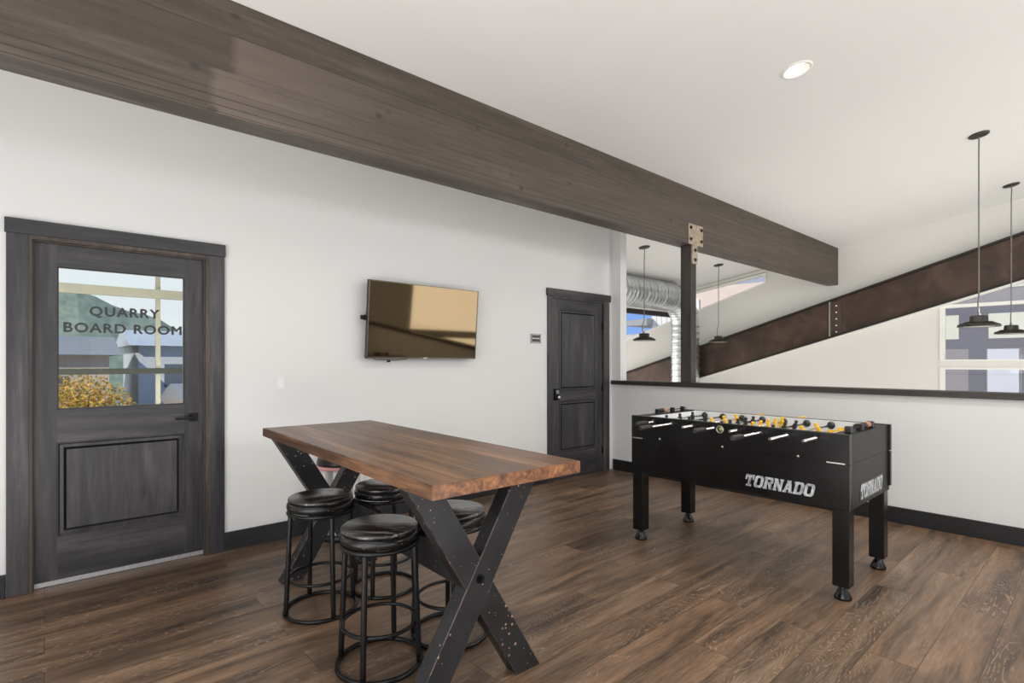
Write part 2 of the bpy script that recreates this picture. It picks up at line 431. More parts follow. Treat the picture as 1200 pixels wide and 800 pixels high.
# right window, white frame, transom following the eaves
w2 = MB(); x0, x1 = XH-.012, XH+.10
w2.box(x0, x1, 1.668, 1.7195, .351, 1.249); w2.box(x0, x1, 1.668, 1.7195, 1.346, 2.19)
w2.box(x0, x1-.005, -1.55, 1.667, 2.118, 2.165); w2.box(x0, x1-.005, -1.55, 1.667, 1.346, 1.366); w2.box(x0, x1-.005, -1.55, 1.667, 1.222, 1.249); w2.box(x0, x1-.005, -1.55, 1.667, .351, .39)
w2.box(x0, x1, -1.6, -1.55, .35, 1.25); w2.box(x0, x1, -1.6, -1.55, 1.35, 3.19)
w2 = tag(w2.build('window_2', WHITE), 'white framed hall window right of the sloping beam', 'window', kind='structure')
MB().box(XH+.06, XH+.066, -1.55, 1.66, .39, 1.23).build('glass_pane', GLASS, w2)
MB().prism([(1.66, 1.36), (-1.55, 1.36), (-1.55, 3.15), (1.66, 2.19)], 'X', XH+.06, XH+.066).build('glass_pane', GLASS, w2)

# windows behind the camera, seen in the door glass and the television
OLIVE = plain('olive_frame', hexc(176, 174, 156), .5, 0, .04)
DKFR = plain('dark_mullion', hexc(66, 68, 62), .5)
w3 = MB()
w3.box(-1.5, 3.3, -3.06, -2.98, .25, .32); w3.box(-1.5, 3.3, -3.06, -2.98, 3.29, 3.35)
for x in (-1.5, 1.5, 3.24): w3.box(x, x+.07, -3.06, -2.98, .25, 3.35)
w3.box(-1.5, 3.3, -3.08, -2.93, 2.47, 2.62)
w3 = tag(w3.build('window_3', OLIVE), 'wide street window mirrored in the glass of the board room door', 'window', kind='structure')
MB().box(-1.5, 3.3, -3.06, -2.96, 1.12, 1.22).build('mullion', DKFR, w3)
MB().box(-1.45, 3.25, -3.03, -3.024, .3, 3.3).build('glass_pane', GLASS, w3)
w4 = MB()
w4.box(6.45, 9.3, -3.06, -2.98, -1, -.93); w4.box(6.45, 9.3, -3.06, -2.98, 3.23, 3.3); w4.box(6.45, 9.3, -3.05, -2.97, .78, .96)
for x in (6.45, 9.24): w4.box(x, x+.06, -3.06, -2.98, -1, 3.3)
w4 = tag(w4.build('window_4', OLIVE), 'tall hall window out of the picture on the right', 'window', kind='structure')
MB().box(6.5, 9.25, -3.03, -3.024, -.95, 3.25).build('glass_pane', GLASS, w4)

# board room behind the glazed door
m = MB(); m.box(-1.6, 2.6, 7.2, 7.3, 0, 2.9); m.box(-1.7, -1.6, 4.31, 7.3, 0, 2.9); m.box(2.6, 2.7, 4.31, 7.3, 0, 2.9); m.box(-1.7, 2.7, 4.31, 7.3, 2.7, 2.8); m.box(-1.7, 2.7, 4.31, 7.3, -.1, 0)
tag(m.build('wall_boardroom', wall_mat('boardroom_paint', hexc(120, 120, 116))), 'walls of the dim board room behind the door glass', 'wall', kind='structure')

# baseboards
m = MB(); m.box(-2.65, -.166, 4.132, 4.15, 0, .13, .003); m.box(.952, 4.178, 4.132, 4.15, 0, .13, .003)
tag(m.build('baseboard_left', BASEX), 'charcoal baseboard under the long white wall', 'baseboard', kind='structure')
m = MB(); m.box(XW-.018, XW, -2.95, 4.125, 0, .13, .003)
tag(m.build('baseboard_partition', BASEY), 'black baseboard under the half-height wall', 'baseboard', kind='structure')

# ------------------------------------------------------------------ doors
HWB = plain('black_hardware', hexc(22, 22, 24), .3, .6, .1)
def casing(name, x0, x1, hx0, hx1, parent, lw=.095, rw=.095):
    m = MB()
    m.box(x0, x0+lw, 4.128, 4.15, 0, 2.064, .002, mat=0); m.box(x1-rw, x1, 4.128, 4.15, 0, 2.064, .002)
    m.box(hx0, hx1, 4.120, 4.15, 2.064, 2.148, .003, mat=1)
    return m.build(name, [DOORV, DOORH], parent)
def panelled(m, x0, x1, z0, z1, yf, bw=.043):
    """raised panel: sloped moulding down to a groove then a proud field"""
    def frame(a, b, ya, yb):
        ra = [(x0+a, z0+a), (x1-a, z0+a), (x1-a, z1-a), (x0+a, z1-a)]; rb = [(x0+b, z0+b), (x1-b, z0+b), (x1-b, z1-b), (x0+b, z1-b)]
        for i in range(4):
            j = (i+1) % 4
            vs = [m.bm.verts.new(q) for q in ((ra[i][0], ya, ra[i][1]), (ra[j][0], ya, ra[j][1]), (rb[j][0], yb, rb[j][1]), (rb[i][0], yb, rb[i][1]))]
            m._f(vs)
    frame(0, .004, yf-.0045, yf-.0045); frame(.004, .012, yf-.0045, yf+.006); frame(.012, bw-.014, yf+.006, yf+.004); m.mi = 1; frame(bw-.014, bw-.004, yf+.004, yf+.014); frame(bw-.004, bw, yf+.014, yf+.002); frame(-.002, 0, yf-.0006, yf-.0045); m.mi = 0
    b = bw; y = yf+.002
    m._f([m.bm.verts.new(q) for q in ((x0+b, y, z0+b), (x1-b, y, z0+b), (x1-b, y, z1-b), (x0+b, y, z1-b))])

d1 = MB(); SY = 4.178
d1.mi = 0
d1.box(-.05, .058, SY, SY+.045, .03, 2.035, mat=0); d1.box(.714, .828, SY, SY+.045, .03, 2.035)
d1.box(.058, .714, SY, SY+.045, 1.901, 2.035, mat=1); d1.box(.058, .714, SY, SY+.045, .846, 1.044); d1.box(.058, .714, SY, SY+.045, .03, .285)
door1 = tag(d1.build('door_1', [DOORV, DOORH]), 'dark stained board room door with a glass upper half', 'door', kind='structure')
casing('door_casing', -.162, .950, -.169, .955, door1)
m = MB()
for a, b in ((-.067, -.052), (.832, .856)): m.box(a, b, 4.13, 4.31, 0, 2.05)
m.box(-.067, .856, 4.131, 4.309, 2.04, 2.068)
m.box(-.0665, -.045, 4.152, 4.176, 0, 2.05); m.box(.826, .8555, 4.152, 4.176, 0, 2.05); m.box(-.066, .855, 4.1525, 4.1755, 2.032, 2.05)
m.build('door_jamb', wood('jamb_stain', [hexc(44, 38, 35), hexc(74, 64, 56), hexc(104, 90, 78)], 'Z', .5, knots=False), door1)
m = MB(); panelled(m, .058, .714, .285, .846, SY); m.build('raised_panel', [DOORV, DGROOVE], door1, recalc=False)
m = MB()
for a in ((.058, .714, 1.044, 1.052), (.058, .714, 1.893, 1.901), (.058, .065, 1.044, 1.901), (.707, .714, 1.044, 1.901)): m.box(a[0], a[1], SY-.003, SY+.02, a[2], a[3])
m.build('glazing_bead', BLK, door1)
g = NT('reflective_glass')
tr = g.n('ShaderNodeBsdfTransparent'); tr.inputs[0].default_value = (.8, .82, .8, 1); gl = g.n('ShaderNodeBsdfGlossy'); gl.inputs['Roughness'].default_value = .004; gl.inputs[0].default_value = (.93, .95, .92, 1)
mx = g.n('ShaderNodeMixShader'); mx.inputs[0].default_value = .72; g.l(tr.outputs[0], mx.inputs[1]); g.l(gl.outputs[0], mx.inputs[2]); g.l(mx.outputs[0], g.out.inputs[0])
RGL = g.m
MB().box(.06, .712, SY+.008, SY+.013, 1.046, 1.899).build('glass_pane', RGL, door1)
SW = metal('door_sweep_metal', (.62, .62, .64, 1), .45, .15, 90)
m = MB(); m.box(-.05, .828, SY-.006, SY+.02, .004, .03); m.build('door_sweep', SW, door1)
m = MB(); m.box(.738, .792, SY-.009, SY, .925, .982, .002); m.cyl((.765, SY-.008, .953), (.765, SY-.045, .953), .009)
m.box(.655, .775, SY-.052, SY-.040, .944, .962, .004)
m.build('lever_handle', HWB, door1)
def text_mesh(body, size, mat, name, parent, loc, rot, sx=1.0, extrude=.0008, offset=0.0, space=1.0, align='CENTER', fit=None, bold=0):
    cu = bpy.data.curves.new(name, 'FONT'); cu.body = body; cu.size = size; cu.extrude = extrude; cu.offset = offset
    cu.align_x = align; cu.align_y = 'CENTER'; cu.space_character = space; cu.resolution_u = 4
    tmp = bpy.data.objects.new(name+'_tmp', cu); C.objects.link(tmp); bpy.context.view_layer.update()
    me = bpy.data.meshes.new_from_object(tmp.evaluated_get(bpy.context.evaluated_depsgraph_get()))
    bpy.data.objects.remove(tmp); bpy.data.curves.remove(cu)
    if fit:
        xs_ = [q.co.x for q in me.vertices]; ys_ = [q.co.y for q in me.vertices]
        cx_, cy_ = (max(xs_)+min(xs_))/2, (max(ys_)+min(ys_))/2
        for v_ in me.vertices:
            v_.co.x = (v_.co.x-cx_)*fit[0]/(max(xs_)-min(xs_)); v_.co.y = (v_.co.y-cy_)*fit[1]/(max(ys_)-min(ys_))
    if bold:
        b2 = bmesh.new(); b2.from_mesh(me); src = bmesh.new(); src.from_mesh(me)
        for n_, (dx, dy) in enumerate(((bold, 0), (-bold, 0), (0, bold), (0, -bold))):
            vm = {}
            for q in src.verts: vm[q] = b2.verts.new((q.co.x+dx, q.co.y+dy, q.co.z+.00008*(n_+1)))
            for f in src.faces: b2.faces.new([vm[q] for q in f.verts])
        b2.to_mesh(me); b2.free(); src.free()
    me.materials.clear(); me.materials.append(mat)
    o = bpy.data.objects.new(name, me); C.objects.link(o); o.location = loc; o.rotation_euler = rot
    if parent: o.parent = parent
    return o
INK = plain('dark_lettering', hexc(52, 54, 54), .6)
text_mesh('QUARRY', .094, INK, 'lettering', door1, (.391, SY+.006, 1.640), (PI/2, 0, 0), 1, .0006, 0, 1.16, fit=(.358, .066), bold=.0026)
text_mesh('BOARD ROOM', .094, INK, 'lettering', door1, (.393, SY+.006, 1.541), (PI/2, 0, 0), 1, .0006, 0, 1.14, fit=(.608, .056), bold=.0024)

d2 = MB(); SY2 = 4.150
d2.box(4.25, 4.362, SY2, SY2+.045, .008, 2.04, mat=0); d2.box(5.015, 5.122, SY2, SY2+.045, .008, 2.04)
for a, b in ((1.925, 2.04), (.885, 1.0), (.008, .30)): d2.box(4.362, 5.015, SY2, SY2+.045, a, b, mat=1)
door2 = tag(d2.build('door_2', [DOORV, DOORH]), 'dark stained two-panel door in the far corner', 'door', kind='structure')
casing('door_casing', 4.165, 5.235, 4.150, 5.255, door2, .078, .098)
m = MB(); m.box(4.235, 4.248, 4.13, 4.31, 0, 2.052); m.box(5.124, 5.141, 4.13, 4.31, 0, 2.052); m.box(4.235, 5.141, 4.131, 4.309, 2.042, 2.068); m.build('door_jamb', DOORV, door2)
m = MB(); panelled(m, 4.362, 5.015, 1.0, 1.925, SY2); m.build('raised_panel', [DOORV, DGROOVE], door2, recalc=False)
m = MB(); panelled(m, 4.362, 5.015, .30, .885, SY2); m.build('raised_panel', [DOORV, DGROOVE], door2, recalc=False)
m = MB(); m.box(4.262, 4.335, SY2-.03, SY2, .90, 1.03, .008); m.build('keypad_lock', HWB, door2)
m = MB(); m.lathe([(.0, -.045), (.022, -.042), (.024, -.03), (.012, -.02), (.012, 0)], 20, Matrix.Translation((4.30, SY2-.026, .935)) @ Matrix.Rotation(-PI/2, 4, 'X')); m.build('door_knob', STEEL, door2)
m = MB(); m.box(4.281, 4.322, SY2-.034, SY2-.029, .975, 1.015); m.build('keypad', metal('keypad_grey', (.35, .37, .42, 1), .4), door2)
for z in (1.77, 1.02, .27):
    m = MB(); m.cyl((5.123, SY2-.006, z-.045), (5.123, SY2-.006, z+.045), .008, 10); m.box(5.108, 5.138, SY2-.004, SY2, z-.045, z+.045)
    m.build('hinge', HWB, door2)

# ------------------------------------------------------------------ beam, post, bracket
by0, by1 = 3.06, 3.235
UNDER = wood('beam_underside', [hexc(62, 55, 50), hexc(84, 76, 69), hexc(116, 106, 98)], 'X', .5, 1.2)
b_ = MB().prism([(by0, 2.612), (by1, 2.612), (by1, cz(by1)-.001), (by0, cz(by0)-.001)], 'X', -2.65, 9.93).build('ceiling_beam', [GLULAM, UNDER], bevel=.003)
for p in b_.data.polygons:
    if p.normal.z < -.9: p.material_index = 1
tag(b_, 'long dark laminated timber beam crossing under the ceiling', 'beam')
POSTM = wood('post_stain', [hexc(38, 34, 32), hexc(62, 56, 52), hexc(84, 76, 70)], 'Z', .45, 1)
p_ = MB().box(5.312, 5.42, 3.072, 3.20, 1.102, 2.612, .004)
p_ = tag(p_.build('timber_post', POSTM), 'dark timber post standing on the half wall under the beam', 'post')
t = NT('galvanised_bracket'); w = t.coord()
t.set(t.ramp(t.noise(w, 30, 5, .7), [(.3, hexc(128, 112, 96)), (.7, hexc(192, 176, 158))]), .5, .25)
BRK = t.m
br_ = empty('steel_bracket', (5.37, 3.055, 2.6))
tag(br_, 'pale steel bracket bolted over the beam and post joint', 'bracket')
def rplate(x0, x1, z0, z1, y0, y1):
    return MB().box(x0, x1, y0, y1, z0, z1, .0)
def rel(o): o.location = Vector(o.location)-Vector((5.37, 3.055, 2.6)); return o
MB().box(5.226, 5.525, 3.048, 3.06, 2.610, 2.835, .003).build('beam_plate', BRK, br_, loc=(-5.37, -3.055, -2.6))
MB().box(5.312, 5.414, 3.052, 3.072, 2.405, 2.612, .003).build('post_strap', BRK, br_, loc=(-5.37, -3.055, -2.6))
BOLT = metal('dark_bolt', hexc(84, 70, 58), .45)
for x, z in ((5.265, 2.79), (5.488, 2.79), (5.265, 2.665), (5.488, 2.665), (5.363, 2.555), (5.363, 2.45)):
    m = MB(); y = 3.048 if z > 2.6 else 3.052
    m.cyl((x, y, z), (x, y-.004, z), .020, 20); m.cyl((x, y-.004, z), (x, y-.016, z), .012, 6, smooth=False)
    m.build('bolt', BOLT, br_, loc=(-5.37, -3.055, -2.6))

# sloping steel beam on the far wall
t = NT('rusty_steel'); w = t.coord((1, 1, 1))
t.set(t.ramp(t.noise(w, 2.2, 6, .6, .5), [(.3, hexc(58, 47, 42)), (.5, hexc(76, 60, 52)), (.72, hexc(100, 80, 70))]), .42, .35)
RUST = t.m
DKST = plain('dark_flange', hexc(44, 38, 35), .5, .3)
K = .304
zt = lambda y: 2.373+K*(3.06-y)
zb = lambda y: 1.765+K*(3.06-y)
ya, yb = 8.4, -2.9
sb = MB().prism([(ya, zb(ya)), (yb, zb(yb)), (yb, zt(yb)), (ya, zt(ya))], 'X', XH-.10, XH).build('sloping_beam', RUST)
tag(sb, 'brown steel beam climbing diagonally across the far hall wall', 'beam')
MB().prism([(ya, zt(ya)-.02), (yb, zt(yb)-.02), (yb, zt(yb)+.012), (ya, zt(ya)+.012)], 'X', XH-.16, XH).build('top_flange', DKST, sb)
m = MB().prism([(ya, zb(ya)-.012), (yb, zb(yb)-.012), (yb, zb(yb)+.012), (ya, zb(ya)+.012)], 'X', XH-.16, XH)
m.build('bottom_flange', DKST, sb)
m = MB().prism([(ya, zb(ya)-.045), (yb, zb(yb)-.045), (yb, zb(yb)-.02), (ya, zb(ya)-.02)], 'X', XH-.13, XH)
m.build('pale_ledge', WHITE, sb)['label'] = 'pale trim strip under the beam'
yj = 3.14
MB().box(XH-.15, XH-.10, yj-.006, yj+.010, zb(yj)+.012, zt(yj)-.02).build('splice_fin', STEEL, sb)
m = MB(); m.box(XH-.112, XH-.10, yj-.16, yj, zb(yj)+.06, zt(yj)-.03)
m.build('splice_plate', plain('plate_steel', hexc(84, 70, 64), .45, .4), sb)
for i in range(5):
    z = zb(yj)+.085+i*.108
    m = MB(); m.sphere((XH-.118, yj-.09, z), .016, 12); m.build('bolt', CHROME, sb)['label'] = 'bright bolt head'

# dark rail below the duct
m = MB(); m.box(5.44, XH, 6.15, 6.25, 2.27, 2.36)
rl = tag(m.build('steel_rail', DKST), 'dark horizontal rail under the round duct', 'beam')
MB().box(5.44, XH, 6.14, 6.26, 2.3605, 2.43).build('white_strip', WHITE, rl)  # plain white strip lying on the rail

# spiral duct
t = NT('galvanised_duct'); w = t.coord()
f_ = t.noise(w, 2, 2, .5)
t.set(t.ramp(f_, [(.3, (.58, .61, .62, 1)), (.7, (.80, .83, .84, 1))]), t.math('ADD', .30, t.math('MULTIPLY', f_, .06)), 1.0)
DUCT = t.m
SEAMD = metal('duct_seam', (.40, .42, .43, 1), .4)
def ribbed(path, R, pitch, n=40):
    """tube of radius R along the path with raised seams every pitch"""
    m = MB(); rings = []; dark = []; up = None; s_acc = 0; prev = None
    for i, p in enumerate(path):
        p = Vector(p); tg = (Vector(path[min(i+1, len(path)-1)])-Vector(path[max(i-1, 0)])).normalized()
        if up is None: up = Vector((0, 1, 0))
        s = tg.cross(up).normalized(); up = s.cross(tg).normalized()
        if prev is not None: s_acc += (p-prev).length
        prev = p
        r = R + (.010 if (s_acc % pitch) < pitch*.22 else 0)
        dark.append(r > R)
        rings.append([m.bm.verts.new(p+s*r*math.cos(2*PI*k/n)+up*r*math.sin(2*PI*k/n)) for k in range(n)])
    for q_, (a, b) in enumerate(zip(rings, rings[1:])):
        for k in range(n):
            m.mi = 1 if dark[q_] else 0
            f = m._f([a[k], a[(k+1) % n], b[(k+1) % n], b[k]]); f.smooth = True
    return m
DY, DZ, DX, DR = 5.62, 2.575, 9.50, .262
path = [(5.5+i*.022, DY, DZ) for i in range(int((DX-.55-5.5)/.022)+1)]
path1 = path[:]
m1 = ribbed(path1, DR, .11)
el = []
for i in range(24):
    a = i/23*PI/2; el.append((DX-.55+.55*math.sin(a), DY, DZ-.55+.55*math.cos(a)))
dn = [(DX, DY, DZ-.55-i*.03) for i in range(166)]
duct = m1.build('air_duct', [DUCT, SEAMD], bevel=0)
tag(duct, 'galvanised round spiral duct running along the hall ceiling then down', 'duct')
ribbed(el, DR, .12).build('elbow', [DUCT, SEAMD], duct)
ribbed(dn, DR, .12).build('riser', [DUCT, SEAMD], duct)
m = MB(); m.box(8.15, 8.19, 5.6, 5.64, DZ+DR, cz(5.62))
m.build('hanger', STEEL, duct)

# ------------------------------------------------------------------ pendants
CORD = plain('grey_cord', hexc(110, 108, 104), .5)
PENM = plain('pendant_black', hexc(66, 63, 60), .35, .5, .45, 30)
def make_pendant():
    root = empty('pendant_lamp')
    zc = 1.88                                    # hang length, root sits at the canopy
    m = MB(); tl = Vector((0, 0, 1)).rotation_difference(Vector((0, SL, 1)).normalized()).to_matrix().to_4x4()
    m.lathe([(0, -.022), (.05, -.020), (.078, -.012), (.082, 0)], 32, tl); m.build('canopy', PENM, root)
    return root
def finish_pendant(root, L, bend):
    m = MB()
    pts = [(0, 0, -.01), (.01+bend, 0, -.05), (.004+bend*.4, 0, -.12), (0, 0, -.22), (0, 0, -L*.5), (0, 0, -L+.36), (0, 0, -L+.30), (-.045, 0, -L+.22), (-.05, 0, -L+.15), (-.02, 0, -L+.10)]
    sm = []
    for i in range(len(pts)-1):
        for k in range(4):
            f = k/4; sm.append(tuple(pts[i][j]*(1-f)+pts[i+1][j]*f for j in range(3)))
    sm.append(pts[-1]); m.tube(sm, .006, 8); m.build('cord', CORD, root)
    m = MB(); m.tube([(.02*math.cos(a), 0, -L+.155+.028*math.sin(a)) for a in [2*PI*k/14 for k in range(14)]], .006, 6, True)
    m.cyl((0, 0, -L+.10), (0, 0, -L+.13), .016, 12); m.build('eye_hook', STEEL, root)
    m = MB(); m.lathe([(.0, -L+.105), (.06, -L+.105), (.068, -L+.095), (.072, -L+.05), (.10, -L+.045), (.10, -L+.03), (0, -L+.03)], 28)
    m.box(-.085, -.055, -.03, .03, -L+.04, -L+.10); m.box(.055, .085, -.03, .03, -L+.04, -L+.10)
    m.build('driver_housing', PENM, root)
    m = MB(); m.lathe([(.0, -L+.04), (.10, -L+.036), (.145, -L+.020), (.166, -L+.006), (.164, -L-.004), (.135, -L-.002), (.13, -L+.004), (0, -L+.004)], 40)
    for k in range(28):
        a = 2*PI*k/28
        p0 = Vector((.095*math.cos(a), .095*math.sin(a), -L+.045)); p1 = Vector((.160*math.cos(a), .160*math.sin(a), -L+.014))
        m.tube([p0, p1], .004, 4)
    m.build('heat_sink_shade', PENM, root)
    m = MB(); m.lathe([(0, -L-.001), (.118, -L-.001), (.118, -L+.005)], 32)
    m.build('lens', plain('frosted_lens', hexc(200, 198, 190), .4), root)
PL = [((6.81, .881), 1.675, .0, 'black disc pendant lamp hanging in the hall before the window, the nearer of that pair'),
      ((9.055, .865), 1.685, .035, 'black disc pendant lamp hanging nearest the far window, with a kinked cord at its canopy'),
      ((6.59, 4.561), 1.645, .0, 'black disc pendant lamp hanging left of the timber post'),
      ((8.775, 4.554), 1.675, .0, 'black disc pendant lamp hanging just right of the timber post')]
for (x, y), zb_, bend, lab in PL:
    r = make_pendant(); r.location = (x, y, cz(y)-.001); finish_pendant(r, cz(y)-zb_, bend)
    tag(r, lab, 'lamp', 'pendant lamps over the hall')

# recessed downlight
dl = empty('recessed_downlight', (LX, LY, LZ))
dl.rotation_euler = Vector((0, 0, 1)).rotation_difference(nrm).to_euler()
tag(dl, 'round white recessed downlight in the sloping ceiling', 'light')
MB().lathe([(.082, .0), (.084, -.006), (.100, -.006), (.104, .0)], 48, caps=False).build('trim_ring', WHITE, dl)
MB().lathe([(.083, -.004), (.081, .012), (.064, .052), (.0605, .052)], 48, caps=False).build('baffle', WHITE, dl)
t = NT('lit_lens'); t.set((1, .95, .88, 1), .5); t.b.inputs['Emission Color'].default_value = (1, .93, .84, 1); t.b.inputs['Emission Strength'].default_value = 2.2
MB().lathe([(0, .048), (.0635, .048), (.0635, .055), (0, .055)], 40).build('lens', t.m, dl)

# ------------------------------------------------------------------ wall things
tv = empty('television', (2.54, 4.045, 1.682)); tv.rotation_euler = (math.radians(4.7), 0, 0)
tag(tv, 'black flat television tilted forward on the long white wall', 'television')
W2, H2 = .560, .323
m = MB(); m.box(-W2, W2, -.012, .022, -H2, H2, .004); m.box(-.38, .38, .02, .05, -.22, .20, .01); m.build('housing', BLK, tv)
t = NT('tv_bezel'); t.set(hexc(96, 90, 82), .3, .7); BZ = t.m
m = MB(); e = .008
m.box(-W2, W2, -.017, -.011, H2-e, H2); m.box(-W2, W2, -.017, -.011, -H2, -H2+e*1.6); m.box(-W2, -W2+e, -.017, -.011, -H2, H2); m.box(W2-e, W2, -.017, -.011, -H2, H2)
m.build('bezel', BZ, tv)
t = NT('tv_screen'); t.b.inputs['Metallic'].default_value = 1
t.set((.105, .078, .046, 1), .045)
MB().box(-W2+e, W2-e, -.0145, -.012, -H2+e*1.6, H2-e).build('screen', t.m, tv)
MB().box(-.02, .02, -.0185, -.0165, -H2+.001, -H2+.01).build('badge', STEEL, tv)
m = MB(); m.box(-.30, .30, .045, .07, -.13, .13, .003); m.box(-.596, -.555, .03, .05, -.005, .03, .002); m.prism([(-.60, .012), (-.56, .035), (-.56, -.012)], 'Y', .02, .05)
m.build('wall_mount', BLKM, tv)
m = MB(); m.tube([(-.50, .02, -H2+.01), (-.46, .025, -H2-.012), (-.38, .03, -H2-.014), (-.28, .03, -H2-.016), (-.18, .025, -H2-.008), (-.12, .02, -H2+.01)], .003, 6)
m.box(-.345, -.32, .02, .04, -H2-.035, -H2-.012, .003)
m.build('power_cable', BLK, tv)

sw = empty('light_switch', (1.333, 4.15, 1.172)); tag(sw, 'white rocker light switch on the wall beside the board room door', 'switch')
WPL = plain('white_plastic', hexc(222, 222, 222), .35, 0, .01)
MB().box(-.036, .036, -.006, 0, -.058, .058, .002).build('wall_plate', WPL, sw)
MB().box(-.017, .017, -.010, -.006, -.034, .034, .001).build('rocker', plain('rocker_white', hexc(232, 232, 234), .3, 0, .01), sw)
sg = empty('door_sign', (3.99, 4.15, 1.583)); tag(sg, 'small black nameplate with grey frame beside the corner door', 'sign')
MB().box(-.077, .077, -.006, 0, -.05, .05, .001).build('frame_plate', metal('sign_grey', (.32, .32, .32, 1), .45), sg)
MB().box(-.058, .062, -.009, -.005, -.032, .034, .001).build('face_plate', plain('sign_black', hexc(50, 46, 44), .4), sg)
for x in (-.07, .07):
    for z in (-.043, .043):
        MB().cyl((x, -.006, z), (x, -.010, z), .005, 10).build('screw', BLK, sg)
text_mesh('MECHANICAL', .0185, plain('sign_white', hexc(235, 235, 235), .5), 'lettering', sg, (.002, -.0095, .001), (PI/2, 0, 0), 1.0, .0005, .0006)

# ------------------------------------------------------------------ bar table
TT = .914
tb = empty('bar_table', (1.366, 2.523, 0), math.radians(-1.6))
tag(tb, 'tall wooden table with chipped black crossed legs', 'table')
HW, HL = .362, 1.02
m = MB()
for i in range(1):
    b = bmesh.new(); bmesh.ops.create_cube(b, size=1)
    for v in b.verts: v.co = Vector((v.co.x*2*HW, v.co.y*2*HL, TT-.0255+v.co.z*.051))
    bmesh.ops.bevel(b, geom=b.edges[:], offset=.003, segments=2, affect='EDGES')
    m.merge(b)
top = m.build('tabletop', [TABLE, ENDG], tb)
for p in top.data.polygons:
    if abs(p.normal.y) > .9: p.material_index = 1
UB = TT-.051
def xleg(y0, y1, bx0, bx1, tx0, tx1, z1=UB):
    m = MB()
    return m.hexa([(bx0, y0, 0), (bx1, y0, 0), (bx1, y1, 0), (bx0, y1, 0), (tx0, y0, z1), (tx1, y0, z1), (tx1, y1, z1), (tx0, y1, z1)])
for sgn in (-1, 1):
    yo = sgn*.84                                # outer face of this frame
    # bar from lower left to upper right lies outside on the near frame, both half-lapped
    y0, y1 = (yo, yo+.075) if sgn < 0 else (yo-.075, yo)
    dx = .038 if sgn > 0 else 0
    xleg(y0, y1, -.36+dx, -.228+dx, .165+dx, .295+dx).build('leg', XLEG, tb, bevel=.003)
    xleg(y0+.001, y1-.001, .165, .298, -.36, -.222).build('leg', XLEG, tb, bevel=.003)
    m = MB(); m.box(-.345, .28, y0+.004, y1-.004, UB-.02, UB-.0005); m.build('top_cleat', XLEG, tb)
    yf = y0 if sgn < 0 else y1
    m = MB(); s_ = -1 if sgn < 0 else 1
    m.cyl((-.032, yf, .462), (-.032, yf+s_*.004, .462), .019, 24); m.cyl((-.032, yf+s_*.004, .462), (-.032, yf+s_*.016, .462), .012, 6, smooth=False); m.cyl((-.032, yf+s_*.016, .462), (-.032, yf+s_*.024, .462), .006, 12)
    m.build('bolt', BLKM, tb)
m = MB(); m.box(-.058, -.018, -.766, .766, .40, .535, .003); m.build('stretcher', XLEG, tb)

# ------------------------------------------------------------------ stools
def make_stool():
    root = empty('bar_stool')
    m = MB(); m.lathe([(0, .542), (.150, .542), (.166, .547), (.173, .560), (.173, .575), (.166, .588), (.158, .590), (0, .590)], 48); m.build('seat_rim', SEATSIDE, root)
    m = MB(); m.lathe([(0, .590), (.160, .590), (.166, .595), (.167, .604), (.162, .610), (0, .611)], 48); m.build('seat', SEAT, root)
    m = MB(); m.tube([(.163*math.cos(2*PI*k/48), .163*math.sin(2*PI*k/48), .533) for k in range(48)], .011, 8, True); m.build('seat_ring', STOOLM, root)
    for k in range(4):
        a = PI/2*k; c0, s0 = math.cos(a), math.sin(a)
        pts = [(.158*c0, .158*s0, .530), (.160*c0, .160*s0, .515), (.180*c0, .180*s0, .06), (.181*c0, .181*s0, .013)]
        m = MB(); m.tube(pts, .0125, 12); m.build('leg', STOOLM, root)
    m = MB(); m.ring((0, 0, .186), .160, .0085); m.build('footrest_ring', STOOLM, root)
    m = MB(); m.ring((0, 0, .0105), .182, .0105); m.build('base_ring', STOOLM, root)
    return root
s0 = make_stool()
ST = [((1.118, 2.16), 41, 'round black backless stool nearest the camera beside the table'),
      ((1.123, 2.84), 88, 'round black backless stool at the left beside the far crossed legs'),
      ((1.515, 2.866), 41, 'round black backless stool under the table, behind the nearest stool'),
      ((1.505, 2.169), 60, 'round black backless stool seen through the near crossed legs')]
for i, (p, a, lab) in enumerate(ST):
    r = s0 if i == 0 else copy_tree(s0)
    r.location = (p[0], p[1], 0); r.rotation_euler = (0, 0, math.radians(a))
    tag(r, lab, 'stool', 'round bar stools at the table')

# striped pouf behind the table by the wall
st_ = empty('striped_pouf', (1.72, 3.93, 0)); tag(st_, 'round white striped container with pink rim and black lid against the wall', 'container')
t = NT('vertical_stripes'); w = t.coord(); sp = t.n('ShaderNodeSeparateXYZ'); t.l(w, sp.inputs[0])
ang = t.math('ARCTAN2', sp.outputs[1], sp.outputs[0])
wn = t.n('ShaderNodeTexWhiteNoise', noise_dimensions='1D'); t.l(t.math('FLOOR', t.math('MULTIPLY', ang, 9)), wn.inputs['W'])
t.set(t.ramp(wn.outputs[0], [(0, hexc(120, 122, 126)), (.25, hexc(236, 222, 200)), (.5, hexc(205, 215, 222)), (.8, hexc(235, 235, 235)), (1, hexc(150, 160, 172))]), .4)
MB().lathe([(0, .05), (.175, .05), (.183, .07), (.188, .53), (0, .53)], 48).build('body', t.m, st_)
MB().lathe([(.186, .526), (.196, .529), (.196, .548), (.188, .552), (0, .552)], 48).build('rim', plain('pink_rim', hexc(206, 150, 148), .45), st_)['label'] = 'pink rim'
MB().lathe([(0, .552), (.182, .552), (.186, .565), (.18, .60), (.165, .612), (0, .615)], 48).build('lid', BLK, st_)['label'] = 'black lid'
MB().lathe([(0, 0), (.175, 0), (.18, .01), (.17, .05), (0, .05)], 40).build('base', BLK, st_)

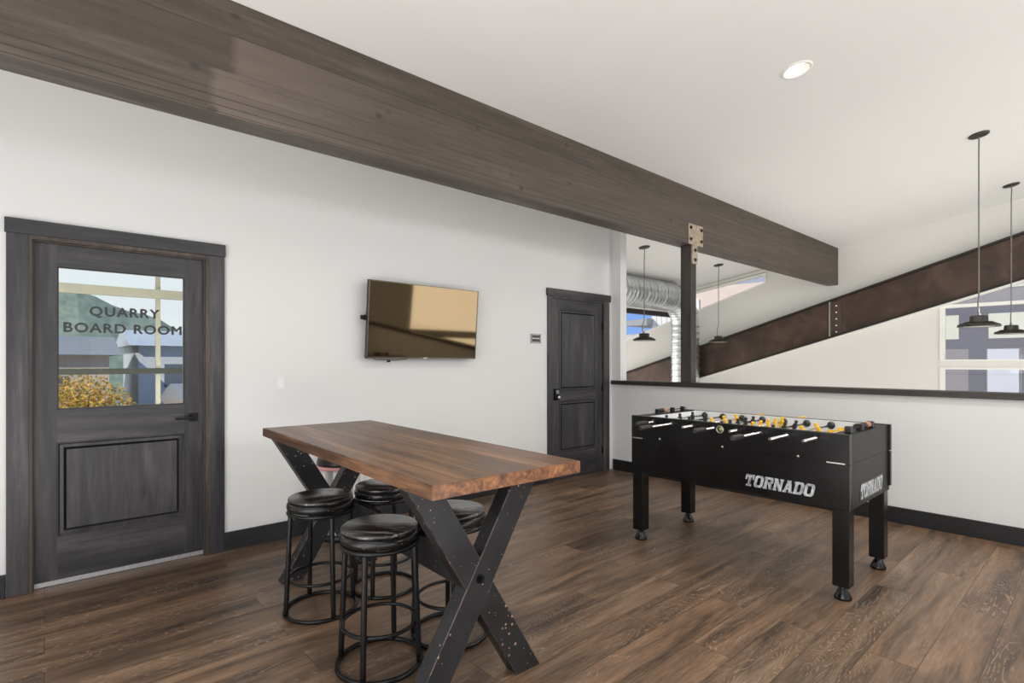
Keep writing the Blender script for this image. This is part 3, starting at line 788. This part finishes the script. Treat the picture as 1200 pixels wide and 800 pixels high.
# ------------------------------------------------------------------ football table
FX0, FX1, FY0, FY1, FZ0, FZ1 = 3.325, 4.09, .965, 2.413, .510, .930
ft = empty('foosball_table', (3.7075, 1.689, 0)); tag(ft, 'black table football game with yellow and black players on rods', 'game table')
O = (-3.7075, -1.689, 0)
def fb(m, name, mat, parent=ft, **k): return m.build(name, mat, parent, loc=O if parent is ft else None, **k)
t = NT('black_laminate'); w = t.coord()
f_ = t.noise(w, 3, 4)
t.set(t.ramp(f_, [(.3, hexc(13, 12, 12)), (.7, hexc(21, 20, 20))]), t.math('ADD', .2, t.math('MULTIPLY', f_, .1)), spec=.35); LAM = t.m
t = NT('black_end_laminate'); w = t.coord()
t.set(t.ramp(t.noise(w, 40, 5), [(.3, hexc(27, 26, 26)), (.7, hexc(36, 35, 35))]), .42, spec=.3); LAME = t.m
SEAM = .764
m = MB()
m.box(FX0, FX0+.03, FY0, FY1, FZ0, SEAM-.001, .001); m.box(FX0, FX0+.03, FY0, FY1, SEAM+.001, FZ1, .001)
m.box(FX0+.002, FX0+.028, FY0+.002, FY1-.002, SEAM-.002, SEAM+.002)
fb(m, 'side_panel', LAM)
m = MB()
m.box(FX1-.03, FX1, FY0-.012, FY1+.012, FZ0+.03, SEAM-.004, .002); m.box(FX1-.03, FX1, FY0-.012, FY1+.012, SEAM+.002, FZ1, .002); m.box(FX1-.028, FX1-.004, FY0, FY1, FZ0, FZ1-.004)
fb(m, 'side_panel', LAM)
for ya_, yb_, nmx in ((FY0, FY0+.095, 0), (FY1-.10, FY1, 1)):
    m = MB(); m.box(FX0+.03, FX1-.03, ya_+.002, yb_, FZ0, SEAM-.001, .001); m.box(FX0+.03, FX1-.03, ya_+.002, yb_, SEAM+.001, FZ1-.004, .001); m.box(FX0+.03, FX1-.03, ya_+.004, yb_-.004, SEAM-.002, SEAM+.002)
    fb(m, 'end_panel', LAME)
fb(MB().box(FX0+.03, FX1-.03, FY0+.09, FY1-.09, FZ0, FZ0+.02), 'bottom_panel', LAM)
LG = plain('playfield_grey', hexc(226, 226, 226), .35, 0, .02)
m = MB(); m.box(FX0+.03, FX1-.03, FY0+.095, FY1-.10, .790, .812); fb(m, 'playfield', plain('playfield_white', hexc(206, 208, 208), .3))
m = MB(); m.box(FX0+.030, FX0+.036, FY0+.095, FY1-.10, .812, FZ1-.002); m.box(FX1-.036, FX1-.030, FY0+.095, FY1-.10, .812, FZ1-.002)
m.box(FX0+.036, FX1-.036, FY0+.095, FY0+.10, .812, FZ1-.006); m.box(FX0+.036, FX1-.036, FY1-.105, FY1-.10, .812, FZ1-.006)
fb(m, 'inner_lining', LG)['label'] = 'light grey inner walls'
GREYE = metal('grey_edge', (.13, .13, .13, 1), .4)
m = MB(); m.box(FX0-.0015, FX0+.003, FY0-.0015, FY0+.003, FZ0, SEAM-.008); m.box(FX0-.0015, FX0+.003, FY0-.0015, FY0+.003, SEAM, FZ1)
m.box(FX0-.001, FX0+.002, FY0, FY1, FZ1-.002, FZ1+.0008); m.box(FX0, FX0+.03, FY0-.001, FY0+.002, FZ1-.002, FZ1+.0008)
fb(m, 'edge_trim', GREYE)
SLOT = metal('slot_metal', (.8, .8, .78, 1), .3, .03)
m = MB(); m.box(FX0-.004, FX0, 2.315, 2.40, SEAM-.003, SEAM+.004, .001); fb(m, 'latch_strip', SLOT)
m = MB(); m.box(FX0-.004, FX0, .990, 1.083, SEAM-.003, SEAM+.004, .001); fb(m, 'latch_strip', SLOT)
for y in (2.17, 1.70, 1.235):
    m = MB(); m.lathe([(0, .004), (.005, .003), (.008, 0)], 14, Matrix.Translation((FX0, y, .776)) @ Matrix.Rotation(-PI/2, 4, 'Y')); fb(m, 'screw', SLOT)
# ball cup
m = MB(); m.lathe([(.018, 0), (.019, .006), (.025, .006), (.026, 0)], 28, Matrix.Translation((FX0, 1.716, .888)) @ Matrix.Rotation(-PI/2, 4, 'Y'), caps=False); fb(m, 'ball_cup', STEEL)
m = MB(); m.lathe([(0, .001), (.019, .001)], 28, Matrix.Translation((FX0, 1.716, .888)) @ Matrix.Rotation(-PI/2, 4, 'Y')); m.lathe([(0, .003), (.014, .002)], 16, Matrix.Translation((FX0, 1.711, .890)) @ Matrix.Rotation(-PI/2, 4, 'Y')); fb(m, 'cup_insert', plain('pale_yellow', hexc(196, 190, 100), .4))
# legs with levelling feet
for x in (3.373, 4.042):
    for y in (1.015, 2.364):
        m = MB(); m.box(x-.0425, x+.0425, y-.0425, y+.0425, .075, FZ0, .004)
        lg = fb(m, 'leg', LAM)
        m = MB(); m.lathe([(.018, .078), (.018, .066), (.022, .060), (.043, .016), (.045, .008), (.042, 0), (0, 0)], 28, Matrix.Translation((x, y, 0)))
        m.build('levelling_foot', plain('glossy_black', hexc(14, 14, 15), .15), lg)
# rods
YEL = plain('yellow_plastic', hexc(240, 186, 32), .3, 0, .06)
BMAN = plain('black_player', hexc(32, 32, 33), .3, 0, .1)
GRIP = plain('grey_black_grip', hexc(44, 43, 43), .4, 0, .25, 40)
RZ = .895
def player(rod, x, mat, yellow):
    m = MB()
    m.box(-.012, .012, -.013, .013, -.016, .014, .004); m.lathe([(.0, .040), (.009, .038), (.0125, .030), (.009, .021), (.006, .016), (.0, .016)], 14)
    m.box(-.016, .016, -.010, .010, .002, .018, .005)
    m.hexa([(-.008, -.009, -.072), (.008, -.009, -.072), (.008, .009, -.072), (-.008, .009, -.072), (-.011, -.010, -.014), (.011, -.010, -.014), (.011, .010, -.014), (-.011, .010, -.014)])
    m.box(-.011, .011, -.012, .012, -.076, -.056, .003)
    return m.build('player_figure', mat, rod, loc=(x, 0, 0))
RODS = [ # y index, team, players, own side handle, outer end x, rotation, slide
    (0, 'b', 3, 3.12, 0), (1, 'b', 2, 2.94, .2), (2, 'y', 3, 3.20, -.3), (3, 'b', 5, 3.08, .1),
    (4, 'y', 5, 3.228, .15), (5, 'b', 3, 2.945, .25), (6, 'y', 2, 3.075, -.45), (7, 'y', 3, 3.13, 1.45)]
for i, team, n, xe, rot in RODS:
    y = 2.222-.155*i; own = team == 'b'
    rx = lambda x: x-3.7075
    if own: xa, xb = xe+.01, xe+1.15
    else: xa, xb = xe, xe+1.22
    m = MB(); m.cyl((rx(xa), 0, 0), (rx(xb), 0, 0), .0079, 14)
    if not own or True: pass
    rod = m.build('rod', CHROME, ft, loc=(0, y-1.689, RZ), rot=(rot, 0, 0))
    mat = BMAN if own else YEL
    sp_ = {2: .24, 3: .185, 5: .118}[n]
    cx = (xa+xb)/2 + (-.02 if own else .0)
    cx = min(max(cx, 3.66), 3.78)
    for k in range(n): player(rod, rx(cx+(k-(n-1)/2)*sp_), mat, not own)
    hx = xe if own else xb-.13
    m = MB(); m.lathe([(0, 0), (.013, 0), (.0165, .006), (.0165, .10), (.014, .115), (.011, .13), (0, .13)], 8, Matrix.Translation((rx(hx), 0, 0)) @ Matrix.Rotation(PI/2, 4, 'Y'), smooth=False)
    m.build('handle', GRIP if own else YEL, rod)
    if not own:
        m = MB(); m.lathe([(0, .0), (.0035, 0)], 12, Matrix.Translation((rx(xa)-.0006, 0, 0)) @ Matrix.Rotation(PI/2, 4, 'Y')); m.build('rod_bore', BLK, rod)
    for sx in (3.361, 4.028):
        m = MB(); m.lathe([(.008, 0), (.024, 0), (.026, .004), (.022, .012), (.010, .026), (.008, .026)], 20, Matrix.Translation((rx(sx if sx < 3.5 else sx+.026), 0, 0)) @ Matrix.Rotation(PI/2 if sx < 3.5 else -PI/2, 4, 'Y')); m.build('bumper', BMAN, rod)
    m = MB(); m.lathe([(.0082, 0), (.0082, .010), (.017, .010), (.021, 0)], 6, Matrix.Translation((FX0, y, RZ)) @ Matrix.Rotation(-PI/2, 4, 'Y'), smooth=False)
    fb(m, 'rod_bearing', BLK)
# score counters on both end decks
for y, x0_ in ((1.000, 3.40), (2.350, 3.56)):
    sc_ = MB()
    dec = FZ1-.004
    blocks = [(0, .040), (.20, .235), (.40, .435)] if y < 1.5 else [(0, .02), (.21, .23), (.36, .38)]
    for a, b in blocks: sc_.box(x0_+a, x0_+b, y-.017, y+.017, dec, dec+.040, .003)
    sc_.cyl((x0_, y, dec+.024), (x0_+.435, y, dec+.024), .003, 8)
    s_o = fb(sc_, 'score_counter', BLK)
    for k in range(5):
        xx = x0_+.25+k*.021 + (.03 if k > 2 else 0) if y < 1.5 else x0_+.03+k*.02
        m = MB(); m.lathe([(.003, 0), (.016, .002), (.018, .010), (.016, .018), (.003, .020)], 16, Matrix.Translation((xx, y, dec+.024)) @ Matrix.Rotation(PI/2, 4, 'Y'))
        o = m.build('score_bead', BLK if k < 3 else plain('tan_bead', hexc(176, 128, 96), .4), s_o)
# slab letters drawn as polygons in a unit box (x 0..1, z 0..1)
def letter(ch):
    s = .30
    R = lambda a, b, c, d: [(a, c), (b, c), (b, d), (a, d)]
    if ch == 'T': return [R(.34, .66, 0, 1), R(.0, 1, .76, 1), R(0, .18, .56, .78), R(.82, 1, .56, .78), R(.2, .8, 0, .17)]
    if ch == 'O': return [[(0, .18), (s, .26), (s, .74), (0, .82)], [(.7, .26), (1, .18), (1, .82), (.7, .74)], [(0, .82), (s, .74), (.4, .82), (.6, .82), (.7, .74), (1, .82), (.82, 1), (.18, 1)], [(0, .18), (.18, 0), (.82, 0), (1, .18), (.7, .26), (.6, .18), (.4, .18), (s, .26)]]
    if ch == 'R': return [R(.08, .38, 0, 1), R(0, .46, 0, .15), R(0, .38, .85, 1), [(.38, .82), (.38, 1), (.84, 1), (1, .86), (.7, .8), (.62, .82)], [(.7, .8), (1, .86), (1, .58), (.7, .62)], [(.38, .42), (.38, .6), (.62, .6), (.7, .64), (1, .58), (.86, .46), (.7, .42)], [(.5, .44), (.82, .46), (1.0, .15), (1.0, 0), (.7, 0)]]
    if ch == 'N': return [R(.06, .34, 0, 1), R(0, .42, 0, .14), R(0, .34, .86, 1), R(.68, .94, 0, 1), R(.6, 1, .86, 1), [(.06, 1), (.36, 1), (.94, 0), (.66, 0)]]
    if ch == 'A': return [[(.06, 0), (.34, 0), (.58, 1), (.34, 1)], [(.66, 0), (.95, 0), (.68, 1), (.40, 1)], R(.25, .75, .24, .42), R(0, .4, 0, .14), R(.6, 1, 0, .14), R(.26, .7, .86, 1)]
    if ch == 'D': return [R(.08, .38, 0, 1), R(0, .38, .85, 1), R(0, .38, 0, .15), [(.38, .82), (.38, 1), (.82, 1), (1, .82), (.7, .74), (.6, .82)], [(.7, .26), (1, .18), (1, .82), (.7, .74)], [(.38, 0), (.38, .18), (.6, .18), (.7, .26), (1, .18), (.82, 0)]]
t = NT('brushed_silver_letters'); w = t.coord()
f_ = t.noise(w, 24, 3, .6, .5)
t.set(t.ramp(f_, [(.3, hexc(92, 92, 92)), (.45, hexc(168, 170, 172)), (.7, hexc(225, 227, 230))]), .4, .2); LET = t.m
t = NT('logo_outline_grey'); t.set(hexc(110, 112, 116), .35, .6); OUTL = t.m
def logo(width, height, P, plate):
    """P maps logo u (0..width), v (0..height), depth to world"""
    word = 'TORNADO'; cw = width/7.0; lw = cw*.93; sh = height*.22
    m = MB(); g2 = .010
    def slab(mm, pts, d0, d1):
        A = [mm.bm.verts.new(P(p[0], p[1], d0)) for p in pts]; B = [mm.bm.verts.new(P(p[0], p[1], d1)) for p in pts]
        mm._f(A); mm._f(B[::-1])
        for i in range(len(pts)):
            j = (i+1) % len(pts); mm._f([A[i], B[i], B[j], A[j]])
    if plate:
        slab(m, [(-g2, -g2), (width+g2*.6, -g2), (width+g2*1.6+sh*.3, height+g2), (g2, height+g2)], 0, .0016)
    else:
        slab(m, [(-.006, -.007), (width+.002, -.007), (width+sh+.006, height+.006), (sh-.006, height+.006)], 0, .0012)
    back = fb(m, 'logo_plate', LAM)
    m = MB(); o2 = .0032
    for i, ch in enumerate(word):
        for kp, poly in enumerate(letter(ch)):
            cx_ = sum(p[0] for p in poly)/len(poly); cz_ = sum(p[1] for p in poly)/len(poly)
            pts = []
            for a, b in poly:
                u = i*cw+a*lw+b*sh; v = b*height; pts.append((u, v))
            slab(m, pts, .0012, .003+.00012*kp)
    m.build('logo_lettering', LET, back)['label'] = 'silver slab lettering reading TORNADO'
logo(.405, .074, lambda u, v, d: (FX0-d, 1.555-u, .552+v), False)
logo(.420, .084, lambda u, v, d: (3.500+u, FY0-d+.002, .542+v), True)

# ------------------------------------------------------------------ outside
GRD = MB().box(-90, 60, -150, 60, -6.2, -6.0).build('ground', plain('pavement', hexc(176, 170, 160), .8))
tag(GRD, 'pale paved ground outside the building', 'ground', kind='structure')
PEACH = plain('peach_stucco', hexc(218, 198, 178), .8, 0, .03, 3)
BLUEG = plain('blue_grey_siding', hexc(144, 139, 138), .7, 0, .03, 3)
GREYR = plain('grey_fascia', hexc(158, 156, 152), .7, 0, .03)
WSID = plain('white_siding', hexc(226, 222, 214), .7, 0, .03)
# peach block seen through the clerestory
h1 = MB().prism([(3.5, -6), (10.75, -6), (10.75, 3.4), (8.5, 3.73), (6.8, 3.70), (3.5, 3.7)], 'X', 16, 24).build('apartment_block', PEACH)
tag(h1, 'peach stucco building beyond the clerestory window', 'building')
MB().prism([(3.5, -5), (9.2, -5), (9.2, 3.95), (3.5, 5.0)], 'X', 16.3, 24).build('rear_gable', plain('grey_blue_wall', hexc(150, 154, 164), .8), h1)
m = MB(); m.prism([(10.7, 2.60), (11.75, 2.62), (11.85, 2.78), (10.7, 2.84)], 'X', 15.6, 20); m.build('flat_roof', GREYR, h1)
m = MB()
for k in range(9): m.box(15.96, 16.0, 8.95+k*.2, 9.13+k*.2, -3, 3.36)
m.build('board_siding', WSID, h1)
m = MB(); m.prism([(10.9, -6), (14, -6), (14, 2.35), (12.1, 2.40), (10.9, 2.15)], 'X', 17, 22)
tag(m.build('neighbour_house', plain('grey_house', hexc(186, 184, 180), .8)), 'low grey roofed building at the left of the clerestory view', 'building')
# blue-grey facade with cream and white panes
bf = MB().box(16, 24, -6, 3.35, -6, 7).build('office_building', BLUEG)
tag(bf, 'blue-grey building with pale windows beyond the right window', 'building')
SH = plain('slate_band', hexc(108, 107, 112), .7, 0, .03)
m = MB(); m.box(15.992, 16, -6, 3.3, 2.42, 2.62); m.box(15.992, 16, -6, 3.3, 1.64, 1.86); m.box(15.992, 16, 1.95, 2.25, -2, 1.64); m.box(15.992, 16, 1.92, 2.4, 1.86, 2.42); m.box(15.992, 16, 1.13, 1.36, -2, 1.64); m.build('slate_bands', SH, bf)
CP = plain('cream_pane', hexc(214, 212, 192), .3, 0, .05, 2); WP = plain('white_pane', hexc(206, 207, 210), .3, 0, .01)
for a, b, c, d, mt in ((2.42, 3.05, 1.86, 2.42, CP), (1.05, 1.9, 1.86, 2.42, CP), (-.3, .98, 1.86, 2.42, CP), (1.4, 1.92, -.6, 1.62, WP), (.3, 1.10, -.6, 1.62, WP), (-6, 3.3, 2.98, 3.22, CP)):
    MB().box(15.985, 15.999, a, b, c, d).build('facade_panel', mt, bf)

# street side, mirrored in the door glass
hm = MB(); N = 40
vs = []
for i in range(N+1):
    row = []
    for j in range(9):
        x = -50+i*2.6; y = -95-j*5
        hgt = (14+5*math.sin(x*.055+1.9)+2*math.sin(x*.19)+1.0*math.sin(x*.43))*min(1, j/5)-5.9
        row.append(hm.bm.verts.new((x, y, hgt)))
    vs.append(row)
for i in range(N):
    for j in range(8): hm._f([vs[i][j], vs[i+1][j], vs[i+1][j+1], vs[i][j+1]])
t = NT('forest_hillside'); w = t.coord((1, .3, 1))
t.set(t.ramp(t.noise(w, .6, 6, .7), [(.35, hexc(118, 132, 112)), (.6, hexc(152, 164, 140))]), .9)  # pale greens with distance haze mixed into the colour
hl = hm.build('hillside', t.m); tag(hl, 'green wooded hillside mirrored in the door glass', 'hill', kind='structure')
def house(name, x0, x1, y, z1, mat, label, roof=None, wins=()):
    o = MB().box(x0, x1, y-8, y, -6, z1).build(name, mat); tag(o, label, 'building')
    m = MB(); m.prism([(y+.7, z1), (y-8.5, z1), (y-4, z1+1.1)], 'X', x0-.5, x1+.5); m.build('roof', roof or GREYR, o)
    for a, b, c, d in wins: MB().box(a, b, y, y+.08, c, d).build('window', DKW, o)
    return o
DKW = plain('far_glass', hexc(96, 104, 116), .2)
house('street_house', -1.8, 2.6, -27, 1.7, plain('tan_siding', hexc(206, 188, 168), .8), 'tan house across the street mirrored in the door glass', None, [(0, .9, -.6, .6)])
house('street_house', 4.2, 12.4, -30, 2.3, plain('white_clapboard', hexc(214, 216, 214), .8), 'long white house across the street mirrored in the door glass', plain('pale_metal_roof', hexc(205, 208, 208), .6), [(5.5, 6.6, -.2, 1.2), (8, 9.4, -.2, 1.2), (7.2, 7.7, -2.5, -.5), (10.6, 11.6, -.4, 1.2)])
o = house('street_garage', 1.2, 4.6, -18, -3.6, plain('garage_wall', hexc(170, 168, 156), .8), 'low grey garage roof across the street mirrored in the door glass')
t = NT('lap_siding'); w = t.coord(); sp = t.n('ShaderNodeSeparateXYZ'); t.l(w, sp.inputs[0])
t.set(t.mix(t.math('LESS_THAN', t.math('FRACT', t.math('MULTIPLY', sp.outputs[2], 5)), .2), hexc(206, 180, 152), hexc(150, 126, 104)), .8)
house('street_shed', 5.4, 9.8, -20, -.9, t.m, 'tan clapboard shed mirrored low in the door glass')
tr_ = empty('autumn_tree', (.85, -13, -6)); tag(tr_, 'golden autumn tree mirrored in the door glass', 'tree')
m = MB(); m.cyl((0, 0, 0), (.1, 0, 5.2), .16, 10, .09)
for k in range(16):
    a = random.random()*2*PI; m.cyl((.08, 0, 3.4+random.random()*1.6), (math.cos(a)*1.0, math.sin(a)*1.0, 5.2+random.random()*1.2), .05, 6, .012)
m.build('trunk', plain('bark', hexc(92, 78, 66), .9), tr_)
m = MB()
for k in range(5200):
    r = random.random()**.5*1.45; a = random.random()*2*PI; ph = math.acos(2*random.random()-1)
    c = Vector((r*math.sin(ph)*math.cos(a), r*math.sin(ph)*math.sin(a), 5.75+r*.85*math.cos(ph)))
    q = Matrix.Rotation(random.random()*6.3, 3, Vector((random.random()-.5, random.random()-.5, random.random()-.5)).normalized()); s = .055
    m.mi = 0 if random.random() < .75 else 1
    m._f([m.bm.verts.new(c+q @ Vector(p)) for p in ((-s, 0, 0), (0, -s*.6, 0), (s, 0, 0), (0, s*.6, 0))])
m.build('foliage', [plain('golden_leaf', hexc(226, 178, 72), .7, 0, .3, 3), plain('green_leaf', hexc(150, 150, 70), .7, 0, .2, 3)], tr_, recalc=False)

# ------------------------------------------------------------------ light
w = bpy.data.worlds.new('sky'); bpy.context.scene.world = w; w.use_nodes = True
nt = w.node_tree; bg = nt.nodes['Background']
# clear blue sky, hazy and pale towards the street side
tcw = nt.nodes.new('ShaderNodeTexCoord'); sx = nt.nodes.new('ShaderNodeSeparateXYZ'); nt.links.new(tcw.outputs['Generated'], sx.inputs[0])
def ramp(sock, lo, hi, stops):
    mr = nt.nodes.new('ShaderNodeMapRange'); mr.inputs[1].default_value = lo; mr.inputs[2].default_value = hi; nt.links.new(sock, mr.inputs[0])
    cr = nt.nodes.new('ShaderNodeValToRGB'); e = cr.color_ramp.elements
    while len(e) < len(stops): e.new(.5)
    for q, (p, c) in enumerate(stops): e[q].position = p; e[q].color = c
    nt.links.new(mr.outputs[0], cr.inputs[0]); return cr.outputs[0]
blue = ramp(sx.outputs[2], -.05, .6, [(0, (.30, .44, .72, 1)), (.2, (.17, .33, .74, 1)), (1, (.10, .24, .62, 1))])
haze = ramp(sx.outputs[2], -.05, .8, [(0, (.92, .96, 1, 1)), (.35, (.80, .90, 1, 1)), (1, (.35, .55, .9, 1))])
side = ramp(sx.outputs[1], -.5, .35, [(0, (1, 1, 1, 1)), (1, (0, 0, 0, 1))])
mw = nt.nodes.new('ShaderNodeMix'); mw.data_type = 'RGBA'
nt.links.new(side, mw.inputs['Factor']); nt.links.new(blue, mw.inputs[6]); nt.links.new(haze, mw.inputs[7]); nt.links.new(mw.outputs[2], bg.inputs[0])
bg.inputs[1].default_value = 1.05
def sun(e, d):
    l = bpy.data.lights.new('sun', 'SUN'); l.energy = e; l.angle = .01; l.color = (1, .95, .88)
    o = bpy.data.objects.new('sun', l); C.objects.link(o); o.rotation_euler = Vector(d).to_track_quat('-Z', 'Y').to_euler()
sun(3.2, (.62, -.55, -.52))
def area(x, y, z, sx, sy, d, e, col=(1, 1, 1), spread=PI):
    l = bpy.data.lights.new('area', 'AREA'); l.shape = 'RECTANGLE'; l.size = sx; l.size_y = sy; l.energy = e; l.color = col; l.spread = spread
    o = bpy.data.objects.new('area', l); C.objects.link(o); o.location = (x, y, z); o.rotation_euler = Vector(d).to_track_quat('-Z', 'Y').to_euler(); return o
def lamp(x, y, z, e, r=.3, col=(1, .97, .93)):
    l = bpy.data.lights.new('lamp', 'POINT'); l.energy = e; l.shadow_soft_size = r; l.color = col
    o = bpy.data.objects.new('lamp', l); C.objects.link(o); o.location = (x, y, z)
area(7.87, -3.3, 1.15, 2.9, 4.3, (0, 1, 0), 170, (1, .965, .91))          # daylight at the hall window
area(-2.5, .4, 1.6, 4.5, 2.4, (1, .1, .05), 70, (.96, .98, 1))            # added fill light in front of the solid end wall beside the camera
area(3.9, -2.85, 2.8, 2.6, .8, (0, 1, -.06), 52, (1, .99, .97))             # added unseen lamp behind the camera to brighten the long wall
area(.2, -1.6, .22, 5.0, 2.4, (0, .12, 1), 150, (1, .99, .97))            # added upward fill behind the camera to brighten the ceiling
area(-1.5, 1.4, .2, 2.2, 5.0, (.1, .1, 1), 88, (1, .99, .97))            # added upward fill left of the camera for wall and beam underside
area(7.6, 8.35, .4, 3.8, 3.2, (0, -1, 0), 55, (1, .98, .95))            # added fill light in front of the solid hall end wall
area(7.6, 2.5, -2.9, 4.2, 9.5, (0, 0, 1), 120, (1, .98, .95))             # added upward fill over the lower floor, evens out the hall walls
for x, y in ((LX, LY), (1.2, LY), (LX, -1.2), (1.2, -1.2)):               # first spot is the modelled downlight, other three are added unseen fill
    l = bpy.data.lights.new('downlight', 'SPOT'); l.energy = 72; l.spot_size = 2.4; l.spot_blend = .9; l.shadow_soft_size = .055; l.color = (1, .985, .955)
    o = bpy.data.objects.new('downlight', l); C.objects.link(o); o.location = (x, y, cz(y)-.02)

# ------------------------------------------------------------------ camera
cam = bpy.data.cameras.new('camera'); co = bpy.data.objects.new('camera', cam); C.objects.link(co)
cam.sensor_width = 36; cam.lens = 36*623/1200; cam.shift_y = 24/1200; cam.clip_end = 400; cam.clip_start = .05
co.location = (0, 0, 1.33); co.rotation_euler = (PI/2, 0, -math.atan2(.6606, .7508))
S = bpy.context.scene; S.camera = co
S.view_settings.view_transform = 'Standard'; S.view_settings.look = 'None'; S.view_settings.gamma = 1; S.view_settings.exposure = .28; S.view_settings.use_curve_mapping = False
